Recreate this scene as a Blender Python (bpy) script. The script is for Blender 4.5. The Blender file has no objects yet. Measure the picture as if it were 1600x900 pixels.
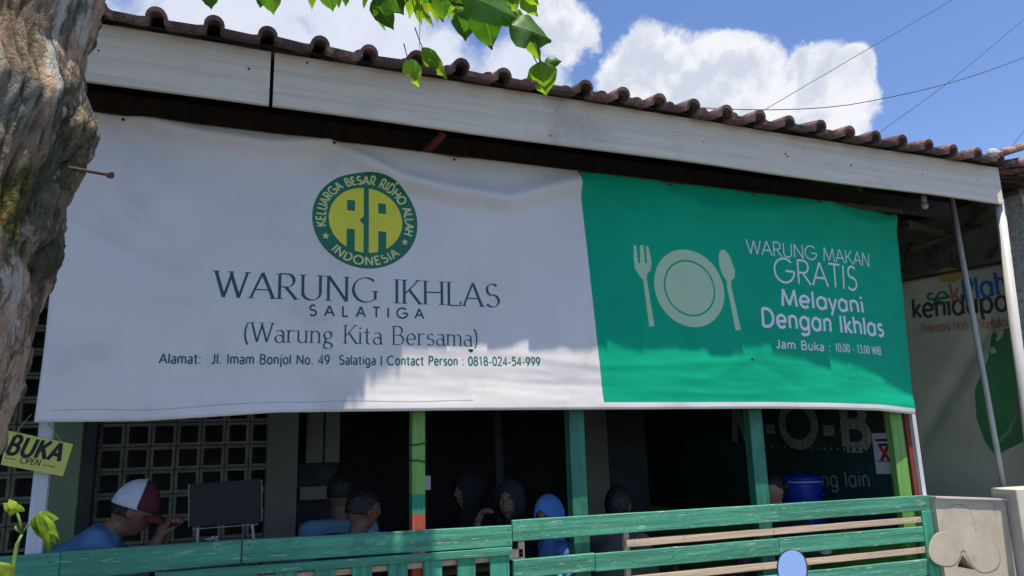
import bpy, bmesh, math, random
from mathutils import Vector, Matrix, noise
random.seed(7)
R = math.radians
scene = bpy.context.scene
COL = scene.collection

# ------------------------------------------------------------------ camera
F = 1166.0; CX, CY = 800.0, 450.0                       # focal length and centre of the 1600x900 photograph
EYE = Vector((0, -3.9, 1.6))
ax = Vector((2960, -165, 1166)).normalized()            # facade direction, up and depth in camera space
az = Vector((-150, 5550, 1166)); az = (az - az.dot(ax)*ax).normalized()
ay = -(az.cross(ax)) if az.cross(ax).z < 0 else az.cross(ax)
def ray(px, py):
    v = Vector((px-CX, CY-py, F)).normalized()
    return Vector((v.dot(ax), v.dot(ay), v.dot(az)))
def on(px, py, y=0.0):                                  # point of the plane y = const behind a pixel
    d = ray(px, py); return EYE + d*((y-EYE.y)/d.y)
def onx(px, py, x):
    d = ray(px, py); return EYE + d*((x-EYE.x)/d.x)
def far(px, py, dist): return EYE + ray(px, py)*dist
cd = bpy.data.cameras.new('camera'); cam = bpy.data.objects.new('camera', cd); COL.objects.link(cam)
cd.sensor_width = 36; cd.lens = 36*F/1600; cd.clip_start = .05; cd.clip_end = 2000
r_ = Vector((ax.x, ay.x, az.x)); u_ = Vector((ax.y, ay.y, az.y)); f_ = Vector((ax.z, ay.z, az.z))
cam.matrix_world = Matrix(((r_.x, u_.x, -f_.x, EYE.x), (r_.y, u_.y, -f_.y, EYE.y), (r_.z, u_.z, -f_.z, EYE.z), (0, 0, 0, 1)))
scene.camera = cam

# ------------------------------------------------------------------ light and sky
SUN = Vector((0.05, -1.0, 3.62)).normalized()           # towards the sun: high, in front of the stall
EL = math.asin(SUN.z); AZ = math.atan2(SUN.x, SUN.y)
sl = bpy.data.lights.new('sun', 'SUN'); sl.energy = 3.1; sl.angle = R(.5); sl.color = (1, .91, .79)
so = bpy.data.objects.new('sun', sl); COL.objects.link(so); so.location = (0, -8, 20)
so.rotation_euler = SUN.to_track_quat('Z', 'Y').to_euler()
scene.view_settings.view_transform = 'Standard'; scene.view_settings.look = 'None'
scene.view_settings.exposure = 1.0; scene.view_settings.gamma = 1
w = bpy.data.worlds.new('World'); scene.world = w; w.use_nodes = True
nt = w.node_tree; nt.nodes.clear()
class NT:
    def __init__(s, t): s.t = t
    def n(s, typ, **k):
        nd = s.t.nodes.new(typ)
        for a, v in k.items(): setattr(nd, a, v)
        return nd
    def l(s, a, b): s.t.links.new(a, b)
    def put(s, sock, v):
        if isinstance(v, bpy.types.NodeSocket): s.l(v, sock)
        elif v is not None: sock.default_value = v
    def m(s, op, a, b=None, c=None, clamp=False):
        nd = s.n('ShaderNodeMath', operation=op, use_clamp=clamp)
        s.put(nd.inputs[0], a); s.put(nd.inputs[1], b); s.put(nd.inputs[2], c); return nd.outputs[0]
    def v(s, op, a, b=None, scale=None):
        nd = s.n('ShaderNodeVectorMath', operation=op); s.put(nd.inputs[0], a); s.put(nd.inputs[1], b)
        if scale is not None: s.put(nd.inputs['Scale'], scale)
        return nd.outputs['Value'] if op in ('DOT_PRODUCT', 'LENGTH', 'DISTANCE') else nd.outputs['Vector']
    def noise(s, vec, scale, detail=4, rough=.55, dist=0, col=False):
        nd = s.n('ShaderNodeTexNoise'); s.put(nd.inputs['Vector'], vec); nd.inputs['Scale'].default_value = scale
        nd.inputs['Detail'].default_value = detail; nd.inputs['Roughness'].default_value = rough; nd.inputs['Distortion'].default_value = dist
        return nd.outputs['Color' if col else 'Fac']
    def ramp(s, fac, pts, mode='LINEAR'):
        nd = s.n('ShaderNodeValToRGB'); nd.color_ramp.interpolation = mode; e = nd.color_ramp.elements
        while len(e) < len(pts): e.new(.5)
        for i, (p, c) in enumerate(pts):
            e[i].position = p; e[i].color = (c, c, c, 1) if isinstance(c, (int, float)) else (*c, 1)
        s.put(nd.inputs[0], fac); return nd.outputs[0]
    def mix(s, fac, a, b, mode='MIX'):
        nd = s.n('ShaderNodeMix', data_type='RGBA', blend_type=mode)
        s.put(nd.inputs[0], fac)
        for i, v in ((6, a), (7, b)):
            if isinstance(v, tuple) and len(v) == 3: v = (*v, 1)
            s.put(nd.inputs[i], v)
        return nd.outputs[2]
    def smooth(s, v, lo, hi):
        nd = s.n('ShaderNodeMapRange', interpolation_type='SMOOTHSTEP'); s.put(nd.inputs[0], v)
        nd.inputs[1].default_value = lo; nd.inputs[2].default_value = hi; return nd.outputs[0]
W = NT(nt)
sky = W.n('ShaderNodeTexSky', sky_type='NISHITA', sun_disc=False, sun_elevation=EL, sun_rotation=AZ)
sky.air_density = 1.0; sky.dust_density = .3; sky.ozone_density = 2.2
tc = W.n('ShaderNodeTexCoord'); D0 = W.v('NORMALIZE', tc.outputs['Generated'])
warp = W.v('SUBTRACT', W.noise(D0, 9, 6, .6, col=True), (.5, .5, .5))
D1 = W.v('ADD', D0, W.v('SCALE', warp, scale=.09))
def blobs(lst, vec, soft):
    acc = None
    for px, py, r in lst:
        c = ray(px, py); s_ = W.m('DIVIDE', W.v('DISTANCE', vec, tuple(c)), r/F)
        g = W.m('SUBTRACT', 1.0, s_)
        acc = g if acc is None else W.m('SMOOTH_MAX', acc, g, soft)
    return acc
heap = [(955, 190, 55), (985, 120, 60), (1030, 95, 62), (1075, 130, 75), (1130, 105, 52), (1165, 130, 50), (1130, 180, 90),
        (1015, 190, 90), (1225, 190, 80), (1262, 118, 40), (1290, 140, 55), (1335, 118, 36), (1310, 180, 60), (1345, 165, 38),
        (880, 45, 46), (858, 8, 50), (830, -40, 60), (915, 250, 60)]
veil = [(330, 40, 120), (430, 90, 130), (540, 60, 110), (600, 20, 80), (620, 90, 80), (690, 105, 55), (740, 150, 60), (820, 130, 70), (450, -40, 150), (170, 90, 90)]
n1 = W.noise(D1, 21, 12, .64); n2 = W.noise(D1, 9, 5, .5)
hb = W.m('ADD', blobs(heap, D1, .12), W.m('MULTIPLY_ADD', n1, .62, -.31))
vb = W.m('ADD', W.m('ADD', blobs(veil, D1, .25), W.m('MULTIPLY_ADD', n1, .9, -.45)), W.m('MULTIPLY_ADD', n2, 1.1, -.55))
hm = W.smooth(hb, -.10, .24); vm = W.smooth(vb, -.12, .55)
away = W.smooth(W.v('DISTANCE', D0, tuple(ray(900, 250))), .75, 1.0)
gn = W.noise(D0, 3.2, 9, .58)
gm = W.m('MULTIPLY', W.smooth(gn, .56, .70), away)
mask = W.m('MAXIMUM', W.m('MAXIMUM', hm, W.m('MULTIPLY', vm, .86)), W.m('MULTIPLY', gm, .9))
puff = W.noise(W.v('ADD', D1, (.013, -.006, -.02)), 17, 7, .55)
cl = W.mix(W.smooth(puff, .38, .60), (4.0, 4.35, 5.1), (5.7, 5.8, 6.1))
cl = W.mix(W.smooth(hb, .0, .30), (6.3, 6.3, 6.4), cl)
skc = W.mix(1.0, sky.outputs[0], (.90, .965, 1.16), 'MULTIPLY')
cl = W.mix(W.m('MULTIPLY', vm, W.m('SUBTRACT', 1.0, hm)), cl, W.mix(n1, (4.4, 4.7, 5.5), (6.0, 6.1, 6.5)))
colr = W.mix(mask, skc, cl)
bg = W.n('ShaderNodeBackground'); W.put(bg.inputs[0], colr); bg.inputs[1].default_value = .080
wo = W.n('ShaderNodeOutputWorld'); W.l(bg.outputs[0], wo.inputs[0])

# ------------------------------------------------------------------ materials
def sr(r, g, b):                                        # 0..255 display colour to linear
    return tuple(((c/255+.055)/1.055)**2.4 if c > 10 else c/255/12.92 for c in (r, g, b))
def mat(name, base, rough=.6, var=.2, scale=(6, 6, 6), bump=.15, bscale=None, dirt=None, dirtlo=.55, dirthi=.75, dscale=3,
        rand=0, metal=0, spec=.4, transl=0, detail=6, fine=60, chips=None, chipw=.03):
    m = bpy.data.materials.new(name); m.use_nodes = True; t = NT(m.node_tree); m.node_tree.nodes.clear()
    out = t.n('ShaderNodeOutputMaterial'); p = t.n('ShaderNodeBsdfPrincipled')
    geo = t.n('ShaderNodeNewGeometry'); oi = t.n('ShaderNodeObjectInfo')
    co = t.n('ShaderNodeTexCoord').outputs['Object']
    vv = t.v('ADD', t.v('MULTIPLY', co, tuple(scale)), t.v('SCALE', (7.3, 3.1, 5.7), scale=t.m('MULTIPLY', oi.outputs['Random'], 9.0)))
    a = t.noise(vv, 1, detail, .6); b = t.noise(co, fine, 3, .6)
    lo = tuple(c*(1-var) for c in base); hi = tuple(min(1, c*(1+var)) for c in base)
    c = t.mix(t.smooth(a, .3, .7), lo, hi)
    c = t.mix(t.m('MULTIPLY', t.m('SUBTRACT', b, .35, clamp=True), var*1.4), c, (.02, .02, .02))
    if rand:
        k = t.m('MULTIPLY_ADD', oi.outputs['Random'], 2*rand, 1-rand); cm = t.n('ShaderNodeCombineColor')
        for i in range(3): t.l(k, cm.inputs[i])
        c = t.mix(1.0, c, cm.outputs[0], 'MULTIPLY')
    if dirt:
        dn = t.noise(t.v('ADD', co, (3.1, 8.2, 1.7)), dscale, 8, .65, .4); c = t.mix(t.smooth(dn, dirtlo, dirthi), c, dirt)
    if chips:
        cn = t.noise(t.v('MULTIPLY', co, (9, 9, 90)), 1, 6, .7); c = t.mix(t.smooth(cn, .59, .64), c, chips)
    t.put(p.inputs['Base Color'], c); p.inputs['Metallic'].default_value = metal
    rr = t.m('MULTIPLY_ADD', a, .25, rough-.12); t.put(p.inputs['Roughness'], rr)
    p.inputs['Specular IOR Level'].default_value = spec
    if bump:
        bn = t.n('ShaderNodeBump'); bn.inputs['Strength'].default_value = bump; bn.inputs['Distance'].default_value = .01
        h = t.m('ADD', a, t.m('MULTIPLY', b, .3)); t.put(bn.inputs['Height'], h); t.l(bn.outputs[0], p.inputs['Normal'])
    if transl:
        tr = t.n('ShaderNodeBsdfTranslucent'); t.put(tr.inputs[0], t.mix(1.0, c, (1.5, 1.5, .6), 'MULTIPLY'))
        ms = t.n('ShaderNodeMixShader'); ms.inputs[0].default_value = transl
        t.l(p.outputs[0], ms.inputs[1]); t.l(tr.outputs[0], ms.inputs[2]); t.l(ms.outputs[0], out.inputs[0])
    else: t.l(p.outputs[0], out.inputs[0])
    return m
GRAIN = (1.2, 30, 30)
M = dict(
 plank=mat('green_paint', (.070, .315, .195), .7, .32, (1.3, 40, 26), .55, dirt=(.055, .26, .17), dirtlo=.5, dirthi=.7, dscale=7, rand=.10, chips=(.45, .46, .34)),
 picket=mat('green_paint_upright', (.055, .33, .20), .55, .28, (40, 40, 1.5), .5, dirt=(.06, .26, .17), dscale=6, rand=.14),
 wood=mat('raw_wood', (.64, .48, .33), .75, .22, (1.5, 40, 34), .4, dirt=(.30, .21, .14), dirtlo=.58, dirthi=.72, dscale=4, rand=.1),
 post=mat('dark_green_post', (.03, .20, .125), .5, .25, (26, 26, 2), .3, dirt=(.035, .10, .07), dscale=9, dirtlo=.45),
 lime=mat('lime_post', (.19, .42, .09), .5, .2, (26, 26, 2), .25, rand=.05),
 teal=mat('teal_patch', (.02, .25, .14), .5, .2, (30, 30, 2), .3),
 red=mat('red_patch', (.50, .10, .05), .6, .2, (30, 30, 3), .3),
 whitepaint=mat('white_paint', (.62, .64, .66), .5, .1, (20, 20, 3), .2, dirt=(.35, .34, .32), dirtlo=.6, dirthi=.75, dscale=6),
 fascia=mat('fascia_paint', (.80, .71, .56), .6, .09, (.9, 30, 34), .55, dirt=(.52, .46, .36), dirtlo=.5, dirthi=.8, dscale=1.6),
 white=mat('vinyl_white', (.79, .755, .715), .45, .05, (1.5, 1.5, 1.5), .05, dirt=(.60, .56, .51), dirtlo=.48, dirthi=.85, dscale=2.2),
 green=mat('vinyl_green', (.005, .40, .215), .6, .07, (1.5, 1.5, 1.5), .05, spec=.08),
 ink=mat('ink_dark_green', (.008, .105, .105), .5, .05, bump=0),
 inkteal=mat('ink_teal', (.010, .15, .14), .5, .05, bump=0),
 ring=mat('ink_ring_green', (.008, .17, .085), .5, .05, bump=0),
 yellow=mat('ink_yellow', (.80, .74, .05), .5, .06, bump=0),
 cream=mat('ink_cream', (.70, .72, .30), .5, .05, bump=0),
 inkwhite=mat('ink_white', (.80, .80, .84), .5, .03, bump=0),
 pale=mat('ink_pale_green', (.47, .66, .40), .5, .05, bump=0),
 black=mat('matt_black', (.012, .013, .015), .6, .2, bump=.05),
 tile=mat('clay_tile', (.27, .155, .13), .85, .35, (22, 22, 22), .6, dirt=(.09, .075, .075), dirtlo=.42, dirthi=.62, dscale=9, rand=.5),
 timber=mat('dark_timber', (.075, .052, .038), .8, .3, (20, 2, 20), .3, rand=.3),
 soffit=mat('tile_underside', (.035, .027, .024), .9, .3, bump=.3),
 rust=mat('red_timber', (.25, .05, .035), .7, .2, bump=.2),
 concrete=mat('concrete', (.45, .44, .41), .9, .22, (9, 9, 9), .8, dirt=(.16, .15, .13), dirtlo=.5, dirthi=.68, dscale=5),
 mortar=mat('rough_mortar', (.50, .50, .46), .95, .3, (30, 30, 30), 1.0, dirt=(.22, .22, .20), dscale=9),
 beige=mat('beige_render', (.52, .46, .34), .85, .10, (4, 4, 4), .25, dirt=(.34, .28, .19), dirtlo=.52, dirthi=.75, dscale=5),
 beigedark=mat('stained_edge', (.30, .265, .20), .9, .3, (30, 30, 30), .3),
 capstone=mat('pale_capstone', (.60, .57, .50), .8, .12, bump=.3),
 wallgreen=mat('pillar_grey_green', (.20, .26, .15), .8, .1, (3, 3, 3), .15),
 block=mat('breeze_block', (.26, .26, .19), .9, .2, (12, 12, 12), .4, rand=.1),
 inner=mat('inner_wall', (.22, .22, .18), .85, .12, (3, 3, 3), .15),
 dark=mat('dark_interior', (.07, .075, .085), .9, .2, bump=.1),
 floor=mat('tile_floor', (.45, .44, .40), .5, .15, bump=.05),
 brick=mat('brick', (.26, .09, .055), .9, .25, (20, 20, 20), .5, rand=.2),
 chalk=mat('chalkboard_green', (.016, .05, .042), .6, .25, (3, 3, 3), .1),
 chalkmark=mat('chalk_paint', (.26, .29, .24), .8, .3, (30, 30, 30), .1),
 paper=mat('paper', (.60, .62, .66), .7, .05, bump=.02),
 redink=mat('red_ink', (.55, .03, .03), .6, .1, bump=0),
 blueplastic=mat('blue_plastic', (.012, .045, .42), .35, .1, bump=.05),
 blueband=mat('pale_blue_band', (.35, .5, .75), .4, .1, bump=0),
 tarp=mat('hung_banner_grey', (.58, .55, .42), .6, .10, (1.5, 1.5, 1.5), .08, dirt=(.40, .38, .28), dirtlo=.45, dirthi=.8, dscale=1.6),
 tleaf=mat('print_leaf_green', (.06, .24, .09), .6, .2, (3, 3, 3), 0),
 tblue=mat('print_blue', (.03, .14, .42), .6, .1, bump=0), tred=mat('print_red', (.42, .17, .11), .6, .1, bump=0),
 torange=mat('print_orange', (.48, .30, .10), .6, .1, bump=0), tpink=mat('print_pink', (.38, .07, .14), .6, .1, bump=0),
 tgreen=mat('print_green', (.02, .20, .12), .6, .1, bump=0), tveins=mat('print_vein', (.16, .32, .14), .6, .1, bump=0),
 pipe=mat('white_pipe', (.55, .54, .50), .5, .12, (10, 10, 2), .15, dirt=(.28, .26, .22), dirtlo=.58, dirthi=.75, dscale=7),
 signy=mat('yellow_sign', (.62, .60, .13), .55, .08, (8, 8, 8), .1, dirt=(.48, .46, .14), dscale=6),
 string=mat('twine', (.35, .33, .25), .9, .2, bump=0),
 metal=mat('dark_metal', (.10, .10, .11), .4, .2, bump=.1, metal=.8),
 rustnail=mat('rusty_nail', (.10, .06, .045), .7, .3, (60, 60, 60), .3),
 asphalt=mat('asphalt', (.06, .06, .06), .9, .3, (6, 6, 6), .5),
 paving=mat('pavement_concrete', (.17, .16, .145), .9, .2, (3, 3, 3), .3),
 earth=mat('ground', (.10, .09, .07), .95, .3, (1, 1, 1), .3),
 skin=mat('skin_brown', (.19, .10, .065), .5, .12, bump=.05), skinl=mat('skin_light_brown', (.29, .165, .11), .5, .12, bump=.05),
 hair=mat('black_hair', (.010, .009, .009), .5, .3, (200, 200, 20), .4),
 blueshirt=mat('blue_shirt', (.085, .20, .36), .85, .15, (8, 8, 8), .2), ltblue=mat('light_blue_shirt', (.16, .30, .42), .85, .12, bump=.2),
 darkcloth=mat('black_cloth', (.014, .014, .017), .9, .2, bump=.2), navy=mat('navy_cloth', (.02, .022, .032), .9, .2, bump=.2),
 bluehijab=mat('sky_blue_cloth', (.10, .24, .60), .8, .12, (6, 6, 6), .15), grayshirt=mat('grey_beige_cloth', (.17, .16, .13), .9, .15, bump=.2),
 maroon=mat('maroon_cap', (.10, .012, .022), .8, .2, bump=.2), capmesh=mat('white_cap_mesh', (.62, .66, .72), .8, .12, (60, 60, 60), .4),
 eyew=mat('eye_white', (.6, .6, .58), .3, .05, bump=0), pink=mat('pink_plastic', (.50, .05, .12), .4, .1, bump=0),
 foil=mat('foil', (.7, .7, .72), .25, .2, metal=.7, bump=.3), trousers=mat('dark_trousers', (.03, .035, .05), .9, .2, bump=.2),
 stem=mat('plant_stem', (.14, .24, .05), .6, .2, bump=.1), twig=mat('twig', (.05, .055, .03), .8, .3, bump=.2),
 leafd=mat('leaf_dark', (.085, .22, .025), .45, .25, (30, 30, 30), .2, rand=.25, transl=.45),
 leafl=mat('leaf_bright', (.22, .38, .03), .45, .25, (30, 30, 30), .2, rand=.2, transl=.6),
 leafy=mat('leaf_yellow_green', (.30, .42, .03), .5, .3, (40, 40, 40), .2, rand=.2, transl=.5),
 vein=mat('leaf_vein', (.22, .38, .09), .5, .1, bump=0, transl=.4),
 faded=mat('faded_black_print', (.06, .06, .055), .7, .2, bump=0),
 glass=mat('mirror_glass', (.96, .95, .93), .04, .0, bump=0, metal=1), bulb=mat('bulb_glass', (.55, .65, .85), .2, .05, bump=0, spec=.8),
 plasticblack=mat('black_plastic', (.02, .02, .022), .35, .2, bump=.05), redpaint=mat('scooter_red', (.35, .02, .02), .25, .05, bump=0, spec=.6),
 rubber=mat('rubber', (.02, .02, .02), .8, .2, bump=.2), cable=mat('cable', (.03, .03, .035), .7, .1, bump=0),
)
def glassfix():
    for nm, r in (('glass', .22),):
        p = [n for n in M[nm].node_tree.nodes if n.type == 'BSDF_PRINCIPLED'][0]
        for l in list(p.inputs['Roughness'].links): M[nm].node_tree.links.remove(l)
        p.inputs['Roughness'].default_value = r
glassfix()

# ------------------------------------------------------------------ building helpers
def wloc(o):
    p = Vector((0, 0, 0))
    while o is not None: p += o.location; o = o.parent
    return p
def obj(name, verts, faces, mt, parent=None, smooth=False, mi=None, origin=None):
    me = bpy.data.meshes.new(name)
    if parent is not None: o0 = wloc(parent); loc = Vector((0, 0, 0))
    else: o0 = Vector(origin) if origin is not None else Vector((0, 0, 0)); loc = o0
    me.from_pydata([tuple(Vector(v)-o0) for v in verts], [], faces)
    mats = mt if isinstance(mt, (list, tuple)) else [mt]
    for m in mats: me.materials.append(m)
    if mi: me.polygons.foreach_set('material_index', mi)
    if smooth: me.polygons.foreach_set('use_smooth', [True]*len(me.polygons))
    me.update(); o = bpy.data.objects.new(name, me); COL.objects.link(o); o.location = loc
    if parent is not None: o.parent = parent
    return o
def tag(o, label=None, cat=None, group=None, kind=None):
    if label: o['label'] = label
    if cat: o['category'] = cat
    if group: o['group'] = group
    if kind: o['kind'] = kind
    return o
def thing(name, label, cat, loc=(0, 0, 0), group=None):
    o = bpy.data.objects.new(name, None); COL.objects.link(o); o.location = loc; o.empty_display_size = .1
    return tag(o, label, cat, group)
class MB:
    def __init__(s): s.v = []; s.f = []; s.mi = []; s.k = 0
    def add(s, v, f):
        n = len(s.v); s.v += [Vector(p) for p in v]; s.f += [tuple(i+n for i in q) for q in f]; s.mi += [s.k]*len(f); return s
    def box(s, x0, x1, y0, y1, z0, z1, b=0):
        if b:
            c = Vector(((x0+x1)/2, (y0+y1)/2, (z0+z1)/2)); h = Vector((x1-x0, y1-y0, z1-z0))/2
            bm = bmesh.new(); bmesh.ops.create_cube(bm, size=1)
            for q in bm.verts: q.co = Vector((q.co.x*2*h.x, q.co.y*2*h.y, q.co.z*2*h.z))+c
            bmesh.ops.bevel(bm, geom=bm.edges[:], offset=b, segments=1, affect='EDGES')
            bm.verts.index_update(); s.add([q.co.copy() for q in bm.verts], [[q.index for q in fc.verts] for fc in bm.faces]); bm.free(); return s
        P = [(x, y, z) for z in (z0, z1) for y in (y0, y1) for x in (x0, x1)]
        return s.add(P, [(0, 2, 3, 1), (4, 5, 7, 6), (0, 1, 5, 4), (2, 6, 7, 3), (0, 4, 6, 2), (1, 3, 7, 5)])
    def quadbox(s, a, b, c, d, y0, y1):                  # (x,z) corners bl, br, tr, tl extruded y0..y1
        P = [(p[0], y, p[1]) for y in (y0, y1) for p in (a, b, c, d)]
        return s.add(P, [(0, 1, 2, 3), (7, 6, 5, 4), (0, 4, 5, 1), (1, 5, 6, 2), (2, 6, 7, 3), (3, 7, 4, 0)])
    def tube(s, pts, rad, n=8, cap=True):
        pts = [Vector(p) for p in pts]; rads = rad if isinstance(rad, (list, tuple)) else [rad]*len(pts)
        V = []; Fc = []; up = Vector((.31, .2, .93))
        for i, p in enumerate(pts):
            d = (pts[min(i+1, len(pts)-1)]-pts[max(i-1, 0)]).normalized()
            a = d.cross(up); a = a.normalized() if a.length > .05 else d.cross(Vector((1, 0, 0))).normalized(); b = d.cross(a)
            V += [p+(a*math.cos(2*math.pi*k/n)+b*math.sin(2*math.pi*k/n))*rads[i] for k in range(n)]
        for i in range(len(pts)-1):
            for k in range(n): Fc.append((i*n+k, i*n+(k+1) % n, (i+1)*n+(k+1) % n, (i+1)*n+k))
        if cap: Fc += [tuple(range(n-1, -1, -1)), tuple(range((len(pts)-1)*n, len(pts)*n))]
        return s.add(V, Fc)
    def bar(s, p0, p1, wx, wz):                          # rectangular bar along p0-p1
        p0, p1 = Vector(p0), Vector(p1); d = (p1-p0).normalized(); up = Vector((0, 0, 1)) if abs(d.z) < .95 else Vector((0, 1, 0))
        a = d.cross(up).normalized(); b = a.cross(d)
        P = [p+a*i*wx/2+b*j*wz/2 for p in (p0, p1) for i, j in ((-1, -1), (1, -1), (1, 1), (-1, 1))]
        return s.add(P, [(3, 2, 1, 0), (4, 5, 6, 7), (0, 1, 5, 4), (1, 2, 6, 5), (2, 3, 7, 6), (3, 0, 4, 7)])
    def lathe(s, c, prof, n=24):
        c = Vector(c); V = []; Fc = []
        for r, z in prof: V += [c+Vector((r*math.cos(2*math.pi*k/n), r*math.sin(2*math.pi*k/n), z)) for k in range(n)]
        for i in range(len(prof)-1):
            for k in range(n): Fc.append((i*n+k, i*n+(k+1) % n, (i+1)*n+(k+1) % n, (i+1)*n+k))
        Fc += [tuple(range(n-1, -1, -1)), tuple(range((len(prof)-1)*n, len(prof)*n))]
        return s.add(V, Fc)
    def ell(s, c, r, n=16, rot=None):
        c = Vector(c); V = []; Fc = []
        for i in range(n+1):
            t = math.pi*i/n
            for k in range(n*2//1):
                p = 2*math.pi*k/(n*2); q = Vector((r[0]*math.sin(t)*math.cos(p), r[1]*math.sin(t)*math.sin(p), r[2]*math.cos(t)))
                V.append(c+(rot @ q if rot else q))
        m = n*2
        for i in range(n):
            for k in range(m): Fc.append((i*m+k, (i+1)*m+k, (i+1)*m+(k+1) % m, i*m+(k+1) % m))
        return s.add(V, Fc)
    def build(s, name, mt, parent=None, smooth=False, origin=None):
        return obj(name, s.v, s.f, mt, parent, smooth, s.mi if isinstance(mt, (list, tuple)) else None, origin)
def copy_of(src, loc, parent=None):
    c = src.copy(); COL.objects.link(c); c.location = loc; c.parent = parent; return c
def fill2d(outer, holes=(), cell=None):                  # flat polygon with holes -> (2D points, faces), cut on a grid
    cu = bpy.data.curves.new('t', 'CURVE'); cu.dimensions = '2D'; cu.fill_mode = 'BOTH'
    for loop in [outer]+list(holes):
        sp = cu.splines.new('POLY'); sp.points.add(len(loop)-1); sp.use_cyclic_u = True
        for i, (x, z) in enumerate(loop): sp.points[i].co = (x, z, 0, 1)
    o = bpy.data.objects.new('t', cu); me = bpy.data.meshes.new_from_object(o)
    bm = bmesh.new(); bm.from_mesh(me)
    if cell:
        for axis in (0, 1):
            lo = min(v.co[axis] for v in bm.verts); hi = max(v.co[axis] for v in bm.verts); k = math.floor(lo/cell)+1
            while k*cell < hi:
                nrm = (1, 0, 0) if axis == 0 else (0, 1, 0); co = (k*cell, 0, 0) if axis == 0 else (0, k*cell, 0)
                bmesh.ops.bisect_plane(bm, geom=bm.verts[:]+bm.edges[:]+bm.faces[:], plane_co=co, plane_no=nrm); k += 1
    bm.verts.index_update(); pts = [(v.co.x, v.co.y) for v in bm.verts]
    fs = []
    for f in bm.faces:
        ids = [v.index for v in f.verts]; f.normal_update()
        fs.append(ids if f.normal.z > 0 else ids[::-1])
    bm.free(); bpy.data.objects.remove(o); bpy.data.curves.remove(cu); bpy.data.meshes.remove(me)
    return pts, fs
def slab2d(mb, outer, holes, y0, y1):                    # solid with holes in the x-z plane between y0 (front) and y1
    pts, fs = fill2d(outer, holes)
    n = len(pts); mb.add([(x, y0, z) for x, z in pts], fs); mb.add([(x, y1, z) for x, z in pts], [f[::-1] for f in fs])
    for loop in [outer]+list(holes):
        m = len(loop); mb.add([(x, y, z) for y in (y0, y1) for x, z in loop], [(i, i+m, (i+1) % m+m, (i+1) % m) for i in range(m)])
    return mb

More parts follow.
